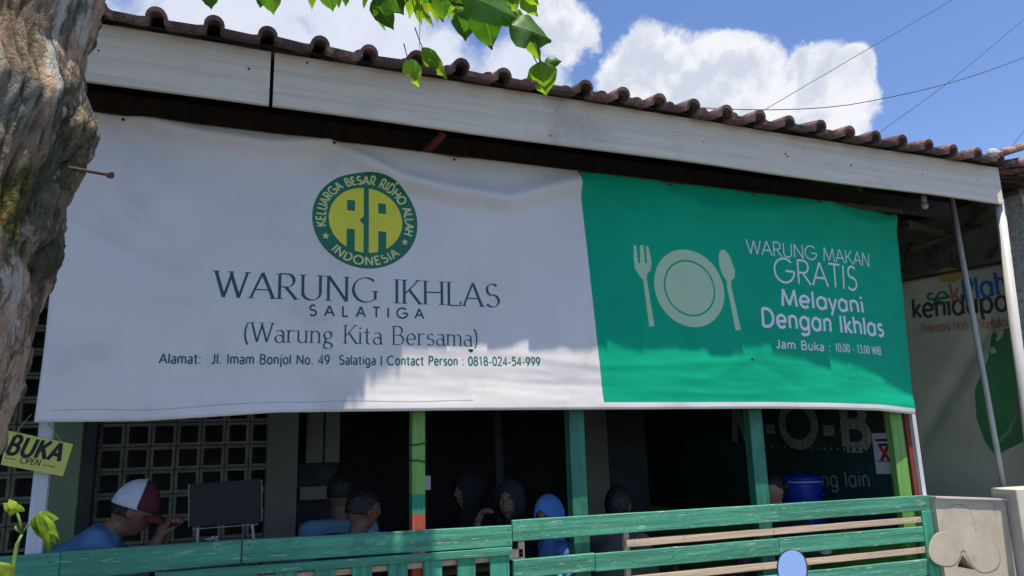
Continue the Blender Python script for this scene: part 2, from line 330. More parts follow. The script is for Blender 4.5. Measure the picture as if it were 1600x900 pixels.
# ------------------------------------------------------------------ lettering (skeleton glyphs drawn as ribbons)
def arc(cx, cy, rx, ry, a0, a1, n=None):
    n = n or max(5, int(abs(a1-a0)/14)); return [(cx+rx*math.cos(R(a0+(a1-a0)*i/n)), cy+ry*math.sin(R(a0+(a1-a0)*i/n))) for i in range(n+1)]
def glyph(ch, X=.70, st='sans'):
    """advance, strokes, serif points"""
    se = st == 'serif'; dbl = st in ('serif', 'human')
    S = []; T = []; v = lambda x, a=0, b=1: S.append([(x, a), (x, b)])
    def stem(x, a=0, b=1, ta=True, tb=True):
        v(x, a, b)
        if ta: T.append((x, a, .13))
        if tb: T.append((x, b, .13))
    ad = .6
    if ch == ' ': return .34, [], []
    if ch == 'A': S += [[(0, 0), (.36, 1)], [(.36, 1), (.72, 0)], [(.13, .34), (.59, .34)]]; ad = .72; T += [(0, 0, .12), (.72, 0, .13)]
    elif ch == 'B': stem(.08); S += [[(.08, 1), (.32, 1)]+arc(.32, .76, .2, .24, 90, -90)+[(.08, .52)], [(.08, .52), (.35, .52)]+arc(.35, .26, .24, .26, 90, -90)+[(.08, 0)]]; ad = .64
    elif ch == 'C': S.append(arc(.48, .5, .44, .5, 48, 312)); ad = .86
    elif ch == 'D': stem(.08); S.append([(.08, 1), (.3, 1)]+arc(.3, .5, .42, .5, 90, -90)+[(.08, 0)]); ad = .78
    elif ch == 'E': stem(.08); S += [[(.08, 1), (.5, 1)], [(.08, .52), (.46, .52)], [(.08, 0), (.52, 0)]]; ad = .58
    elif ch == 'G':
        if se: S += [arc(.48, .5, .44, .5, 50, 318), [(.81, .12), (.81, .44)]]; T.append((.81, .44, .14))
        else: S += [arc(.48, .5, .44, .5, 45, 358), [(.92, .48), (.52, .48)]]
        ad = .94
    elif ch == 'H': stem(.08); stem(.7); S.append([(.08, .52), (.7, .52)]); ad = .78
    elif ch == 'I': stem(.08); ad = .16
    elif ch == '|': v(.08, -.1, 1); ad = .16
    elif ch == 'J': S.append([(.32, 1), (.32, .25)]+arc(.17, .25, .15, .25, 0, -150)); ad = .4
    elif ch == 'K': stem(.08); S += [[(.6, 1), (.1, .40)], [(.26, .58), (.66, 0)]]; T += [(.6, 1, .12), (.66, 0, .1)]; ad = .66
    elif ch == 'L': stem(.08); S.append([(.08, 0), (.5, 0)]+([(.54, .18)] if se else [])); ad = .54
    elif ch == 'M': S += [[(.05, 0), (.14, 1)], [(.14, 1), (.47, .08)], [(.47, .08), (.8, 1)], [(.8, 1), (.89, 0)]]; ad = .94
    elif ch == 'N': S += [[(.08, 0), (.08, 1)], [(.08, 1), (.70, 0)], [(.70, 0), (.70, 1)]]; ad = .78; T += [(.08, 0, .13), (.03, 1, .1), (.70, 1, .13)]
    elif ch == 'O': S.append(arc(.5, .5, .46, .5, 0, 360)); ad = 1
    elif ch == 'P': stem(.08); S.append([(.08, 1), (.32, 1)]+arc(.32, .74, .22, .26, 90, -90)+[(.08, .48)]); ad = .58
    elif ch == 'R': stem(.08); S += [[(.08, 1), (.32, 1)]+arc(.32, .74, .22, .26, 90, -90)+[(.08, .48)], [(.28, .48), (.62, .0)]]; ad = .64; T.append((.64, 0, .08))
    elif ch == 'S': S.append(arc(.3, .755, .21, .245, 38, 262)+arc(.3, .265, .25, .265, 88, -146)[0:]); ad = .6; T += ([(.47, .86, .0)] if se else [])
    elif ch == 'T': S += [[(0, 1), (.56, 1)], [(.28, 0), (.28, 1)]]; ad = .56; T.append((.28, 0, .14))
    elif ch == 'U': S.append([(.08, 1), (.08, .3)]+arc(.37, .3, .29, .3, 180, 360)+[(.66, 1)]); ad = .74; T += [(.08, 1, .13), (.66, 1, .13)]
    elif ch == 'W': S += [[(0, 1), (.26, 0)], [(.26, 0), (.50, .95)], [(.46 if se else .5, .95), (.72, 0)], [(.72, 0), (.98, 1)]]; ad = .98; T += [(0, 1, .13), (.98, 1, .12), (.46, 1, .12)]
    elif ch == 'a':
        if dbl: S += [arc(.24, X-.17, .18, .17, 150, 0)+[(.42, .04)]+([(.5, 0)] if se else [(.42, 0)]), arc(.23, .18, .19, .19, 0, 360)]; ad = .48
        else: S += [arc(.32, X/2, .27, X/2, 0, 360), [(.59, 0), (.59, X)]]; ad = .67
    elif ch in 'bdpq':
        w = .23 if dbl else .27
        if ch == 'b': v(.08, 0, 1); S.append(arc(.08+w, X/2, w, X/2, 0, 360))
        if ch == 'p': v(.08, -.34, X); S.append(arc(.08+w, X/2, w, X/2, 0, 360)); T.append((.08, -.34, .12))
        if ch == 'd': v(.05+2*w, 0, 1); S.append(arc(.05+w, X/2, w, X/2, 0, 360))
        ad = 2*w+.14
    elif ch == 'c': w = .22 if dbl else .26; S.append(arc(.05+w, X/2, w, X/2, 48, 312)); ad = 2*w+.02
    elif ch == 'f': S += [[(.14, 0), (.14, .85)]+arc(.28, .85, .14, .15, 180, 70), [(0, X), (.32, X)]]; ad = .34
    elif ch == 'e': w = .22 if dbl else .27; S += [arc(.05+w, X/2, w, X/2, 0, 318), [(.05, X/2), (.05+2*w, X/2)]]; ad = 2*w+.08
    elif ch == 'g':
        if se: S += [arc(.24, X*.68, .18, X*.32, 0, 360), [(.36, X*.92), (.5, X*1.0)], [(.14, X*.40), (.1, .06), (.36, .02), (.46, -.1)]+arc(.25, -.14, .21, .15, 10, -185)+[(.12, .04)]]; ad = .5
        else: w = .23 if dbl else .27; S += [arc(.05+w, X/2, w, X/2, 0, 360), [(.05+2*w, X), (.05+2*w, -.12)]+arc(.05+w, -.12, w, .2, 0, -150)]; ad = 2*w+.14
    elif ch in 'hn': k = .19 if dbl else .22; stem(.08, 0, 1 if ch == 'h' else X); S.append(arc(.08+k, X-k, k, k, 175, 0)+[(.08+2*k, 0)]); T.append((.08+2*k, 0, .12)); ad = 2*k+.16
    elif ch == 'i': stem(.08, 0, X, True, False); v(.08, X+.17, X+.17+(.1 if st != 'bold' else .14)); ad = .16; T += ([(.03, X, .07)] if se else [])
    elif ch == 'j': S.append([(.12, X), (.12, -.15)]+arc(0, -.15, .12, .15, 0, -80)); v(.12, X+.17, X+.28); ad = .2
    elif ch == 'k': stem(.08); S += [[(.46, X), (.1, .24)], [(.2, .36), (.5, 0)]]; ad = .5
    elif ch == 'l': stem(.08); ad = .16
    elif ch == 'm': k = .18 if dbl else .19; stem(.08, 0, X); S += [arc(.08+k, X-k, k, k, 175, 0)+[(.08+2*k, 0)], arc(.08+3*k, X-k, k, k, 175, 0)+[(.08+4*k, 0)]]; T += [(.08+2*k, 0, .12), (.08+4*k, 0, .12)]; ad = 4*k+.16
    elif ch == 'o': w = .24 if dbl else .28; S.append(arc(.05+w, X/2, w, X/2, 0, 360)); ad = 2*w+.1
    elif ch == 'r': stem(.08, 0, X); S.append(arc(.27, X-.2, .19, .2, 170, 55)); ad = .38
    elif ch == 's': S.append([(.02+x*.72, y*X) for x, y in arc(.3, .755, .22, .245, 38, 262)+arc(.3, .265, .25, .265, 88, -146)]); ad = .44
    elif ch == 't': S += [[(.17, X+.22), (.17, .14)]+arc(.29, .14, .12, .14, 180, 290), [(.0, X), (.34, X)]]; ad = .38
    elif ch == 'u': k = .19 if dbl else .22; S += [[(.08, X), (.08, k)]+arc(.08+k, k, k, k, 180, 350), [(.08+2*k, 0), (.08+2*k, X)]]; T += [(.04, X, .09), (.08+2*k, X, .09)]; ad = 2*k+.16
    elif ch == 'y': S += [[(0, X), (.25, 0)], [(.5, X), (.14, -.34)]]; ad = .5
    elif ch == '0': S.append(arc(.28, .5, .24, .5, 0, 360)); ad = .56
    elif ch == '1': S.append([(.1, .82), (.3, 1), (.3, 0)]); ad = .5
    elif ch == '2': S.append(arc(.28, .73, .22, .27, 160, -30)+[(.05, 0), (.52, 0)]); ad = .56
    elif ch == '3': S += [arc(.27, .75, .2, .25, 150, -90), arc(.27, .26, .24, .26, 90, -150)]; ad = .56
    elif ch == '4': S += [[(.42, 0), (.42, 1), (.03, .27), (.56, .27)]]; ad = .58
    elif ch == '5': S += [[(.48, 1), (.14, 1), (.10, .56)]+arc(.26, .32, .24, .32, 120, -145)]; ad = .55
    elif ch == '8': S += [arc(.28, .75, .19, .25, 0, 360), arc(.28, .26, .24, .26, 0, 360)]; ad = .56
    elif ch == '9': S += [arc(.28, .69, .23, .31, 0, 360), [(.51, .69), (.44, .3), (.2, 0)]]; ad = .56
    elif ch == ':': v(.08, .0, .12); v(.08, X-.12, X); ad = .18
    elif ch == '.': v(.08, 0, .12); ad = .18
    elif ch == ',': v(.08, -.1, .1); ad = .18
    elif ch == '&': S.append([(.6, 0), (.15, .75)]+arc(.3, .82, .15, .18, 180, 0)+[(.1, .35)]+arc(.28, .24, .22, .24, 150, 370)); ad = .62
    elif ch == '-': S.append([(.04, .36), (.32, .36)]); ad = .36
    elif ch == '(': S.append(arc(.42, .42, .36, .72, 128, 232)); ad = .26
    elif ch == ')': S.append(arc(-.18, .42, .36, .72, 52, -52)); ad = .26
    return ad, S, (T if se else [])
def densify(pts, step):
    out = [pts[0]]
    for a, b in zip(pts, pts[1:]):
        n = max(1, int(math.dist(a, b)/step)); out += [(a[0]+(b[0]-a[0])*i/n, a[1]+(b[1]-a[1])*i/n) for i in range(1, n+1)]
    return out
def ribbon(pts, width):                                  # width: number or f(direction angle)
    L = []; Rr = []; n = len(pts)
    closed = math.dist(pts[0], pts[-1]) < 1e-6
    for i in range(n):
        a = pts[i-1] if i > 0 else (pts[-2] if closed else pts[0]); b = pts[i+1] if i < n-1 else (pts[1] if closed else pts[-1])
        d1 = Vector((pts[i][0]-a[0], pts[i][1]-a[1])); d2 = Vector((b[0]-pts[i][0], b[1]-pts[i][1]))
        if d1.length < 1e-9: d1 = d2
        if d2.length < 1e-9: d2 = d1
        d1.normalize(); d2.normalize(); d = d1+d2
        if d.length < 1e-3: d = d1
        d.normalize(); nn = Vector((-d.y, d.x)); w = width(math.atan2(d.y, d.x)) if callable(width) else width
        k = min(1.6, 1/max(.3, d.dot(d1)))
        L.append((pts[i][0]+nn.x*w/2*k, pts[i][1]+nn.y*w/2*k)); Rr.append((pts[i][0]-nn.x*w/2*k, pts[i][1]-nn.y*w/2*k))
    return L, Rr
def pen(T, t, ang=22):
    def f(a):
        s_ = abs(math.sin(a-R(ang))); return t+(T-t)*s_**1.7
    return f
def write(mb, text, bl, br, h, surf, weight=.1, st='sans', X=.70, track=.10, off=.0006, step=.02, top=None, wthin=None):
    """text between baseline points bl, br (2D), cap height h, drawn on surf(x, z, off); top: lean of uprights (dx per unit height)"""
    adv = []; tot = 0
    for ch in text:
        a, S, T = glyph(ch, X, st); adv.append((tot, S, T)); tot += a+track
    tot -= track
    bl = Vector(bl); br = Vector(br); d = br-bl; Wd = d.length; d.normalize(); nrm = Vector((-d.y, d.x))
    lean = top or 0; xs = Wd/tot; k = 0
    wf = pen(weight*h, (wthin if wthin is not None else weight)*h) if st == 'serif' else weight*h
    def put(strokes, wd):
        nonlocal k
        for s_ in strokes:
            s_ = densify(s_, step); L, Rr = ribbon(s_, wd); k += 1; o = off+(k % 5)*.00003
            V = []
            for a, b in zip(L, Rr):
                for q in (a, b):
                    p = bl+d*(q[0]+lean*q[1])+nrm*q[1]; V.append(surf(p.x, p.y, o))
            mb.add(V, [(2*i+1, 2*i+3, 2*i+2, 2*i) for i in range(len(L)-1)])
    for x0, S, T in adv:
        put([[((x0+x)*xs, y*h) for x, y in s_] for s_ in S], wf)
        if T:
            e = wthin*h if wthin else .03*h
            put([[((x0+x)*xs-q*h, y*h+(e/2 if y < .5 else -e/2 if y > .9 else 0)), ((x0+x)*xs+q*h, y*h+(e/2 if y < .5 else -e/2 if y > .9 else 0))] for x, y, q in T if q], e)
def write_arc(mb, text, c, rad, a0, a1, h, surf, weight, outward=True, off=.0009, ex=1.0):
    adv = []; tot = 0
    for ch in text:
        a, S, T = glyph(ch, .7, 'sans'); adv.append((tot+a/2, a, S)); tot += a+.16
    tot -= .16; k = 0
    for xm, a, S in adv:
        t = xm/tot; an = R(a0+(a1-a0)*t); rd = Vector((math.cos(an), math.sin(an))); tg = Vector((rd.y, -rd.x)) if outward else Vector((-rd.y, rd.x))
        upv = rd if outward else -rd; sc = abs(R(a1-a0))*rad/tot
        for s_ in S:
            q = [((x-a/2)*sc, (y-.5)*h) for x, y in s_]; L, Rr = ribbon(densify(q, .02), weight*h); k += 1; V = []
            for A, B in zip(L, Rr):
                for e in (A, B):
                    p = rd*rad+tg*e[0]+upv*e[1]; V.append(surf(c[0]+p.x*ex, c[1]+p.y, off+(k % 5)*.00003))
            mb.add(V, [(2*i+1, 2*i+3, 2*i+2, 2*i) for i in range(len(L)-1)])
def solid(mb, outer, surf, off, holes=(), cell=.025):
    pts, fs = fill2d(outer, holes, cell); mb.add([surf(x, z, off) for x, z in pts], fs)

# ------------------------------------------------------------------ ground
tag(MB().box(-220, 220, -220, 220, -.5, -.02).build('ground', M['earth']), kind='structure')
tag(MB().box(-60, 60, -9, -1.6, -.02, 0).build('road', M['asphalt']), kind='structure')
tag(MB().box(-60, 60, -1.58, .10, -.02, .10, .01).build('pavement', M['paving']), kind='structure')
tag(MB().box(-2.2, 9, .105, 7.5, -.02, .15).build('floor', M['floor']), kind='structure')

# ------------------------------------------------------------------ the food stall building
stall = thing('food_stall', 'open-fronted food stall with a clay tile roof, pale fascia boards and green posts', 'building', (2, 2, .15))
FY = -.30
def fp(px, py): p = on(px, py, FY); return (p.x, p.z)
def fascia(x0, x1):
    z0, z1 = 3.272, 3.558; mb = MB(); n = max(2, int((x1-x0)/.25)); k = 0
    V = []; Fc = []
    for i in range(n+1):
        x = x0+(x1-x0)*i/n; w = .004*math.sin(x*2.1)+.002*math.sin(x*6.3)
        V += [(x, FY+w, z0+.003*math.sin(x*3)), (x, FY+w-.002, z1), (x, FY+w+.022, z1), (x, FY+w+.022, z0+.003*math.sin(x*3))]
    for i in range(n):
        for j in range(4): Fc.append((i*4+j, (i+1)*4+j, (i+1)*4+(j+1) % 4, i*4+(j+1) % 4)[::-1])
    Fc += [(0, 1, 2, 3), (n*4+3, n*4+2, n*4+1, n*4)]
    mb.add(V, Fc); return mb.build('fascia_board', M['fascia'], stall)
fas = [fascia(-1.75, .186), fascia(.204, 5.45)]
for px, py in ((154, 79), (389, 107), (1099, 222), (1228, 240), (1231, 244), (795, 133), (1441, 272), (1527, 281), (480, 98), (860, 212), (1330, 258)):
    p = on(px, py, FY-.004); mb = MB(); mb.lathe((0, 0, 0), [(.0055, -.003), (.0055, .001), (.003, .003)], 8)
    mb.v = [Vector((p.x+v.x, p.y-v.z, p.z+v.y)) for v in mb.v]; mb.build('screw', M['metal'], fas[0] if p.x < .19 else fas[1])
# roof deck, rafters and battens
TY, TZ, PIT = -.402, 3.565, R(20)
def slope(y, h=0): return TZ+(y-TY)*math.tan(PIT)+h
roof = MB(); A = []
for (y, h) in ((TY+.08, -.012), (2.6, -.012)): A += [(-1.75, y, slope(y, h)), (5.50, y, slope(y, h))]
roof.add(A+[(p[0], p[1], p[2]-.015) for p in A], [(0, 1, 3, 2), (4, 6, 7, 5), (0, 4, 5, 1), (2, 3, 7, 6), (0, 2, 6, 4), (1, 5, 7, 3)])
zr = slope(2.6)
roof.add([(-1.75, 2.6, zr), (5.5, 2.6, zr), (5.5, 6.4, zr-1.3), (-1.75, 6.4, zr-1.3)], [(0, 1, 2, 3)])
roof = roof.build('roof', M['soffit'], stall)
raf = MB().bar((0, TY+.12, 0), (0, 2.58, (2.46-.0+(-TY-.12+TY+.12))*math.tan(PIT)), .05, .10)
p0 = Vector((0, TY+.12, slope(TY+.12)-.085))
rb = MB().bar((0, 0, 0), (0, 2.4, 2.4*math.tan(PIT)), .05, .09)
first = None
for i, x in enumerate([-1.6+.52*k for k in range(14)]):
    loc = Vector((x+random.uniform(-.03, .03), p0.y, p0.z))-wloc(roof)
    if first is None:
        first = obj('rafter', rb.v, rb.f, M['timber']); first.location = loc; first.parent = roof
    else: copy_of(first, loc, roof)
bt = MB().box(-3.6, 3.65, -.012, .012, -.012, .012); first = None
for k in range(10):
    y = TY+.25+.26*k; loc = Vector((1.87, y, slope(y, -.042)))-wloc(roof)
    if first is None: first = obj('batten', bt.v, bt.f, M['timber']); first.location = loc; first.parent = roof
    else: copy_of(first, loc, roof)
MB().box(-1.7, 5.45, .13, .19, 3.30, 3.42).build('beam', M['timber'], stall)
MB().box(-1.7, 5.45, 2.35, 2.43, 3.9, 4.05).build('beam', M['timber'], stall)
a = on(694, 208, -.05); MB().bar(a, on(664, 240, .02), .05, .02).build('brace', M['rust'], stall)
MB().bar(on(1420, 392, .9), on(1530, 352, .9), .05, .04).build('brace', M['timber'], stall)
MB().bar(on(1425, 455, 1.2), on(1540, 415, 1.0), .04, .05).build('brace', M['timber'], stall)
MB().bar(on(1415, 350, .5), on(1545, 385, 1.6), .05, .06).build('brace', M['timber'], stall)
gab = MB()
for gx in (-1.74, 5.44): gab.add([(gx+e, y, z) for e in (0, .04) for y, z in ((TY+.12, slope(TY+.12)-.03), (2.6, slope(2.6)-.03), (6.4, zr-1.33), (6.4, 3.6), (.25, 3.6))], [(0, 1, 2, 3, 4), (9, 8, 7, 6, 5)]+[(i, i+5, (i+1) % 5+5, (i+1) % 5) for i in range(5)])
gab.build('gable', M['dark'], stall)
# clay tiles
def tile_mesh():
    mb = MB(); Rh = .047; wd = .247; L = .30; t = .014
    prof = [(-.140, .004), (-.125, 0), (.0, -.003), (.03, .002)]
    cxh = .075
    prof += [(cxh+Rh*math.cos(R(a)), .006+Rh*1.02*math.sin(R(a))) for a in (180, 155, 130, 110, 90, 70, 50, 25, 0)]
    prof = [(x, z) for i, (x, z) in enumerate(prof)]
    n = len(prof); V = []
    for y, dz, sc in ((0, .012, 1.0), (.02, .012, 1.03), (L, 0, .95)):
        for k, (x, z) in enumerate(prof):
            V.append((x, y, dz+z*sc))
        for k, (x, z) in enumerate(prof):
            if k < 4: V.append((x, y, dz+z-.026))
            else:
                a = R((180, 155, 130, 110, 90, 70, 50, 25, 0)[k-4]); r2 = Rh-t; V.append((cxh+r2*math.cos(a), y, dz+max(-.02, .000+r2*math.sin(a)) - (.02 if a in (0, math.pi) else 0)))
    m = 2*n; Fc = []
    for s_ in range(2):
        b = s_*m
        for k in range(n-1):
            Fc.append((b+k, b+k+1, b+m+k+1, b+m+k)); Fc.append((b+n+k, b+m+n+k, b+m+n+k+1, b+n+k+1))
    for k in range(n-1): Fc.append((k, n+k, n+k+1, k+1))
    for s_ in range(2):
        b = s_*m; Fc.append((b, b+m, b+m+n, b+n)); Fc.append((b+n-1, b+2*n-1, b+m+2*n-1, b+m+n-1))
    mb.add(V, Fc)
    for k in range(7):                                   # pressed ribs under the lip
        x = -.110+.019*k; mb.box(x, x+.009, -.004, .012, -.018, .0)
    return mb
tm = tile_mesh(); tm.v = [v.copy() for v in tm.v]
proto = None
rot = PIT
for r in range(9):
    for c in range(29):
        x = -1.64+.247*c+(.0 if c < 29 else 0)
        y = TY+r*.262*math.cos(rot); z = slope(y)
        jit = (random.uniform(-.003, .003), random.uniform(-.010, .006) if r == 0 else 0, random.uniform(-.002, .005))
        loc = Vector((x+jit[0], y+jit[1], z+jit[2]))-wloc(roof)
        if proto is None:
            proto = obj('roof_tile', tm.v, tm.f, M['tile']); proto.parent = roof; o = proto; o.location = loc
        else: o = copy_of(proto, loc, roof)
        o.rotation_euler = ((rot-R(6)+random.uniform(-.05, .05)) if r == 0 else rot, random.uniform(-.06, .06), random.uniform(-.05, .05))
# veranda posts
def post(x0, x1, y0, y1, z0, z1, mt): return MB().box(x0, x1, y0, y1, z0, z1, .004).build('post', mt, stall)
mb = MB(); zz = [.15, 1.255, 1.355, 3.3]
for k, (a, b) in enumerate(zip(zz, zz[1:])): mb.k = (1, 2, 0)[k]; mb.box(1.018, 1.088, .12, .19, a, b)
tag(mb.build('post', [M['lime'], M['red'], M['teal']], stall), 'lime green post with a teal and red patch near the rail')
post(1.962, 2.062, .12, .19, .15, 3.3, M['post']); post(3.268, 3.372, .12, .19, .15, 3.3, M['post'])
tag(post(4.53, 4.645, .145, .20, .15, 3.3, M['lime']), 'wide lime green end post')
MB().box(4.655, 4.695, .13, .2, .15, 3.3).build('post', M['rust'], stall)
tag(MB().quadbox((4.70, .15), (4.735, .15), (4.725, 1.9), (4.69, 1.9), .10, .14).build('post', M['whitepaint'], stall), 'thin white corner post')
tag(MB().quadbox((-.735, .10), (-.665, .10), (-.665, 2.0), (-.72, 2.0), .085, .135).build('post', M['whitepaint'], stall), 'white painted left post')
for z in (1.612, 1.53): wi = MB(); wi.tube([(1.012, .17, z+.008), (1.015, .115, z), (1.05, .108, z+.003), (1.092, .112, z+.012 if z > 1.6 else z-.012), (1.10, .13, z+.02 if z > 1.6 else z-.02)], .004, 6); wi.build('wire_tie', M['metal'], stall)
# inner walls
MB().box(-2.2, -2.1, .2, 6.4, .15, 3.6).build('wall', M['inner'], stall)
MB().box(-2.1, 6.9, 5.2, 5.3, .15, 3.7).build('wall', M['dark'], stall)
pl = on(103, 700, 1.35); MB().box(pl.x-.075, pl.x+.085, 1.35, 1.5, .15, 3.6, .005).build('pillar', M['wallgreen'], stall)
def px_panel(x0, x1, y, z0, z1, mt, name, t=.06):
    a = on(x0, 700, y).x; b = on(x1, 700, y).x; return MB().box(a, b, y, y+t, z0, z1, .004).build(name, mt, stall)
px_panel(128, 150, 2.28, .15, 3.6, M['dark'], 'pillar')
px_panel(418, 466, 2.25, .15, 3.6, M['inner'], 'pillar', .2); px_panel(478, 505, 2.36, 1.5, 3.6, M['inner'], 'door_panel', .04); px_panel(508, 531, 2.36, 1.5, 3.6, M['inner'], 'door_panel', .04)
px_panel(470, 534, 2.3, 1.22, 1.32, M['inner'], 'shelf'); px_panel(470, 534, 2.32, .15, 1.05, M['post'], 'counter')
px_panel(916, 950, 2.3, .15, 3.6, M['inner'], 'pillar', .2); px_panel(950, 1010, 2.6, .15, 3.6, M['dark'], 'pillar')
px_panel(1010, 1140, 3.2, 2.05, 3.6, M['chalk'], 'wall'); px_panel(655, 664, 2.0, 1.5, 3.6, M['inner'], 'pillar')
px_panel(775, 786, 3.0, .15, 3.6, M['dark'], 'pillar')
px_panel(663, 673, .9, 1.33, 1.42, M['paper'], 'notice', .012)
# breeze block screen
scr_y = 2.4; bs = .173
def block():
    mb = MB(); o = bs/2-.003; i = bs/2-.024
    sq = lambda r: [(-r, -r), (r, -r), (r, r), (-r, r)]
    slab2d(mb, sq(o), [sq(i)[::-1]], -.04, .04); return mb
bk = block(); first = None
x0 = on(150, 700, scr_y).x
for r in range(-6, 14):
    for c in list(range(-6, -1))+list(range(0, 8)):
        z = 1.745+bs*(r-6); 
        if z < .5: continue
        if z < .96 and c < 0: continue
        loc = Vector((x0+bs*c+bs*.6, scr_y, z))-wloc(stall)
        if z > 2.9: continue
        if first is None: first = obj('breeze_block', bk.v, bk.f, M['block']); first.parent = stall; first.location = loc
        else: copy_of(first, loc, stall)
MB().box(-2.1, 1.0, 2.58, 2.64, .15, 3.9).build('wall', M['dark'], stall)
MB().box(-2.1, .7, 2.33, 2.47, 2.92, 3.9).build('wall', M['inner'], stall)
MB().box(-2.1, .7, 2.35, 2.45, .15, .49).build('wall', M['inner'], stall)
bq = MB().box(-.105, .105, -.05, .05, -.028, .028, .004); first = None
for r in range(7):
    for c in range(4):
        loc = Vector((-1.93+.222*c+(.11 if r % 2 else 0), 2.38+random.uniform(-.004, .004), .53+.064*r))-wloc(stall)
        if first is None: first = obj('brick', bq.v, bq.f, M['brick']); first.parent = stall; first.location = loc
        else: copy_of(first, loc, stall)

# right-hand inner wall with the chalk mural
XW = 4.62
MB().box(XW, XW+.06, .265, 5.2, .15, 3.7).build('wall', M['lime'], stall)
board = thing('chalkboard_mural', 'dark green board with big pale letters and a dotted line on the right side wall', 'mural', (XW-.03, 1.6, 1.5))
MB().box(XW-.03, XW, .268, 5.1, .9, 2.6).build('board', M['chalk'], board)
def wsurf(u, v, o): return Vector((XW-.031-o, -u, v))    # u grows towards the street
def uw(px, py): p = onx(px, py, XW); return (-p.y, p.z)
def txt_px(mb, t, x0, y0, x1, y1, h, **k): write(mb, t, uw(x0, y0), uw(x1, y1), h, wsurf, **k)
mb = MB()
b0 = uw(1170, 688); b1 = uw(1365, 703)
write(mb, 'M-O-B', uw(1150, 690), uw(1365, 700), .34, wsurf, weight=.24, track=.14)
dots = [uw(1200+155*(i/15)**1.0, 697+6*i/15) for i in range(16)]
for i, (u, v) in enumerate(dots): solid(mb, [(u+.011*math.cos(a*math.pi/5), v+.011*math.sin(a*math.pi/5)) for a in range(10)], wsurf, .0006, cell=None)
write(mb, 'orang lain', uw(1255, 760), uw(1365, 760), .115, wsurf, weight=.13, track=.14)
mb.build('lettering', M['chalkmark'], board)
po = thing('paper_poster', 'small white paper notice with a red cross pinned to the dark board', 'poster', (XW-.035, .8, 1.45))
pa, pb = uw(1367, 677), uw(1401, 677); zb = uw(1378, 740)[1]
pu0, pu1 = pa[0], pb[0]
mb = MB(); mb.add([wsurf(pu0, zb, .002), wsurf(pu1, zb, .002), wsurf(pu1, pa[1], .002), wsurf(pu0, pa[1], .002), wsurf(pu0, zb, 0), wsurf(pu1, zb, 0), wsurf(pu1, pa[1], 0), wsurf(pu0, pa[1], 0)],
                  [(0, 1, 2, 3), (7, 6, 5, 4), (0, 4, 5, 1), (1, 5, 6, 2), (2, 6, 7, 3), (3, 7, 4, 0)]); mb.build('sheet', M['paper'], po)
um = (pu0+pu1)/2; pw = pu1-pu0; mb = MB(); zx = (pa[1]+zb)/2
for sgn in (1, -1):
    L, Q = ribbon([(um-pw*.2, zx-.055*sgn), (um+pw*.2, zx+.055*sgn)], .028); V = []
    for a, b in zip(L, Q): V += [wsurf(*a, .003+.0001*sgn), wsurf(*b, .003+.0001*sgn)]
    mb.add(V, [(1, 3, 2, 0)])
mb.build('red_cross', M['redink'], po)
mb = MB()
for k, (a, b) in enumerate(((.15, .85), (.25, .75))):
    z = pa[1]-.05-.035*k; L, Q = ribbon([(pu0+pw*a, z), (pu0+pw*b, z)], .016); V = []
    for p, q in zip(L, Q): V += [wsurf(*p, .003), wsurf(*q, .003)]
    mb.add(V, [(1, 3, 2, 0)])
z = zb+.09; L, Q = ribbon([(pu0+pw*.1, z), (pu0+pw*.9, z)], .006); V = []
for p, q in zip(L, Q): V += [wsurf(*p, .003), wsurf(*q, .003)]
mb.add(V, [(1, 3, 2, 0)]); mb.build('print_lines', M['black'], po)

# ------------------------------------------------------------------ green plank fence
fence = thing('plank_fence', 'green painted low plank fence with bare wood slats across the stall front', 'fence', (2, .07, .10))
PF = .055
def plank(x0, x1, z0, z1, mt=None, y0=PF, t=.024, z0r=None, z1r=None, name='plank'):
    z0r = z0 if z0r is None else z0r; z1r = z1 if z1r is None else z1r
    mb = MB(); n = max(1, int((x1-x0)/.12)); V = []; Fc = []
    s1 = random.uniform(0, 9)
    for i in range(n+1):
        t_ = i/n; x = x0+(x1-x0)*t_; a = z0+(z0r-z0)*t_+.0018*noise.noise(Vector((x*5, s1, 0))); b = z1+(z1r-z1)*t_+.0022*noise.noise(Vector((x*6, s1, 4)))
        c = .003; V += [(x, y0+c, a), (x, y0, a+c), (x, y0, b-c), (x, y0+c, b), (x, y0+t, b), (x, y0+t, a)]
    for i in range(n):
        for j in range(6): Fc.append((i*6+j, i*6+(j+1) % 6, (i+1)*6+(j+1) % 6, (i+1)*6+j)[::-1])
    Fc += [tuple(range(6)), tuple(n*6+j for j in range(5, -1, -1))]
    mb.add(V, Fc); return mb.build(name, mt or M['plank'], fence)
def nails(pts, y):
    for x, z in pts:
        MB().ell((x, y, z), (.004, .0015, .004), 4).build('nail', M['rustnail'], fence)
plank(-.83, -.585, 1.055, 1.187); plank(-.582, .166, 1.070, 1.190, z0r=1.083, z1r=1.189)
plank(.174, 1.556, 1.083, 1.188, z0r=1.062, z1r=1.170)
plank(-.20, 1.552, 1.030, 1.072, y0=PF-.006, z0r=1.018, z1r=1.058, name='rail')
plank(-.83, -.21, 1.01, 1.05, y0=PF+.004, name='rail')
plank(1.560, 3.38, 1.086, 1.196, y0=PF-.001, z0r=1.080, z1r=1.186); plank(3.383, 4.70, 1.079, 1.187, y0=PF, z0r=1.078, z1r=1.178)
x = .148-.184*5
sb = .031/.31*.31
k = 0
while x < 1.56:
    if x > -.8: MB().box(x, x+(.100 if x < 1.4 else .11), PF+.006, PF+.026, .17, 1.03, .003).build('picket', M['picket'], fence)
    x += .1835
plank(-.8, 1.6, .985, 1.015, M['wood'], y0=PF+.032, t=.02, name='slat')
plank(-.8, 1.6, .30, .36, M['plank'], y0=PF+.032, t=.02, name='rail')
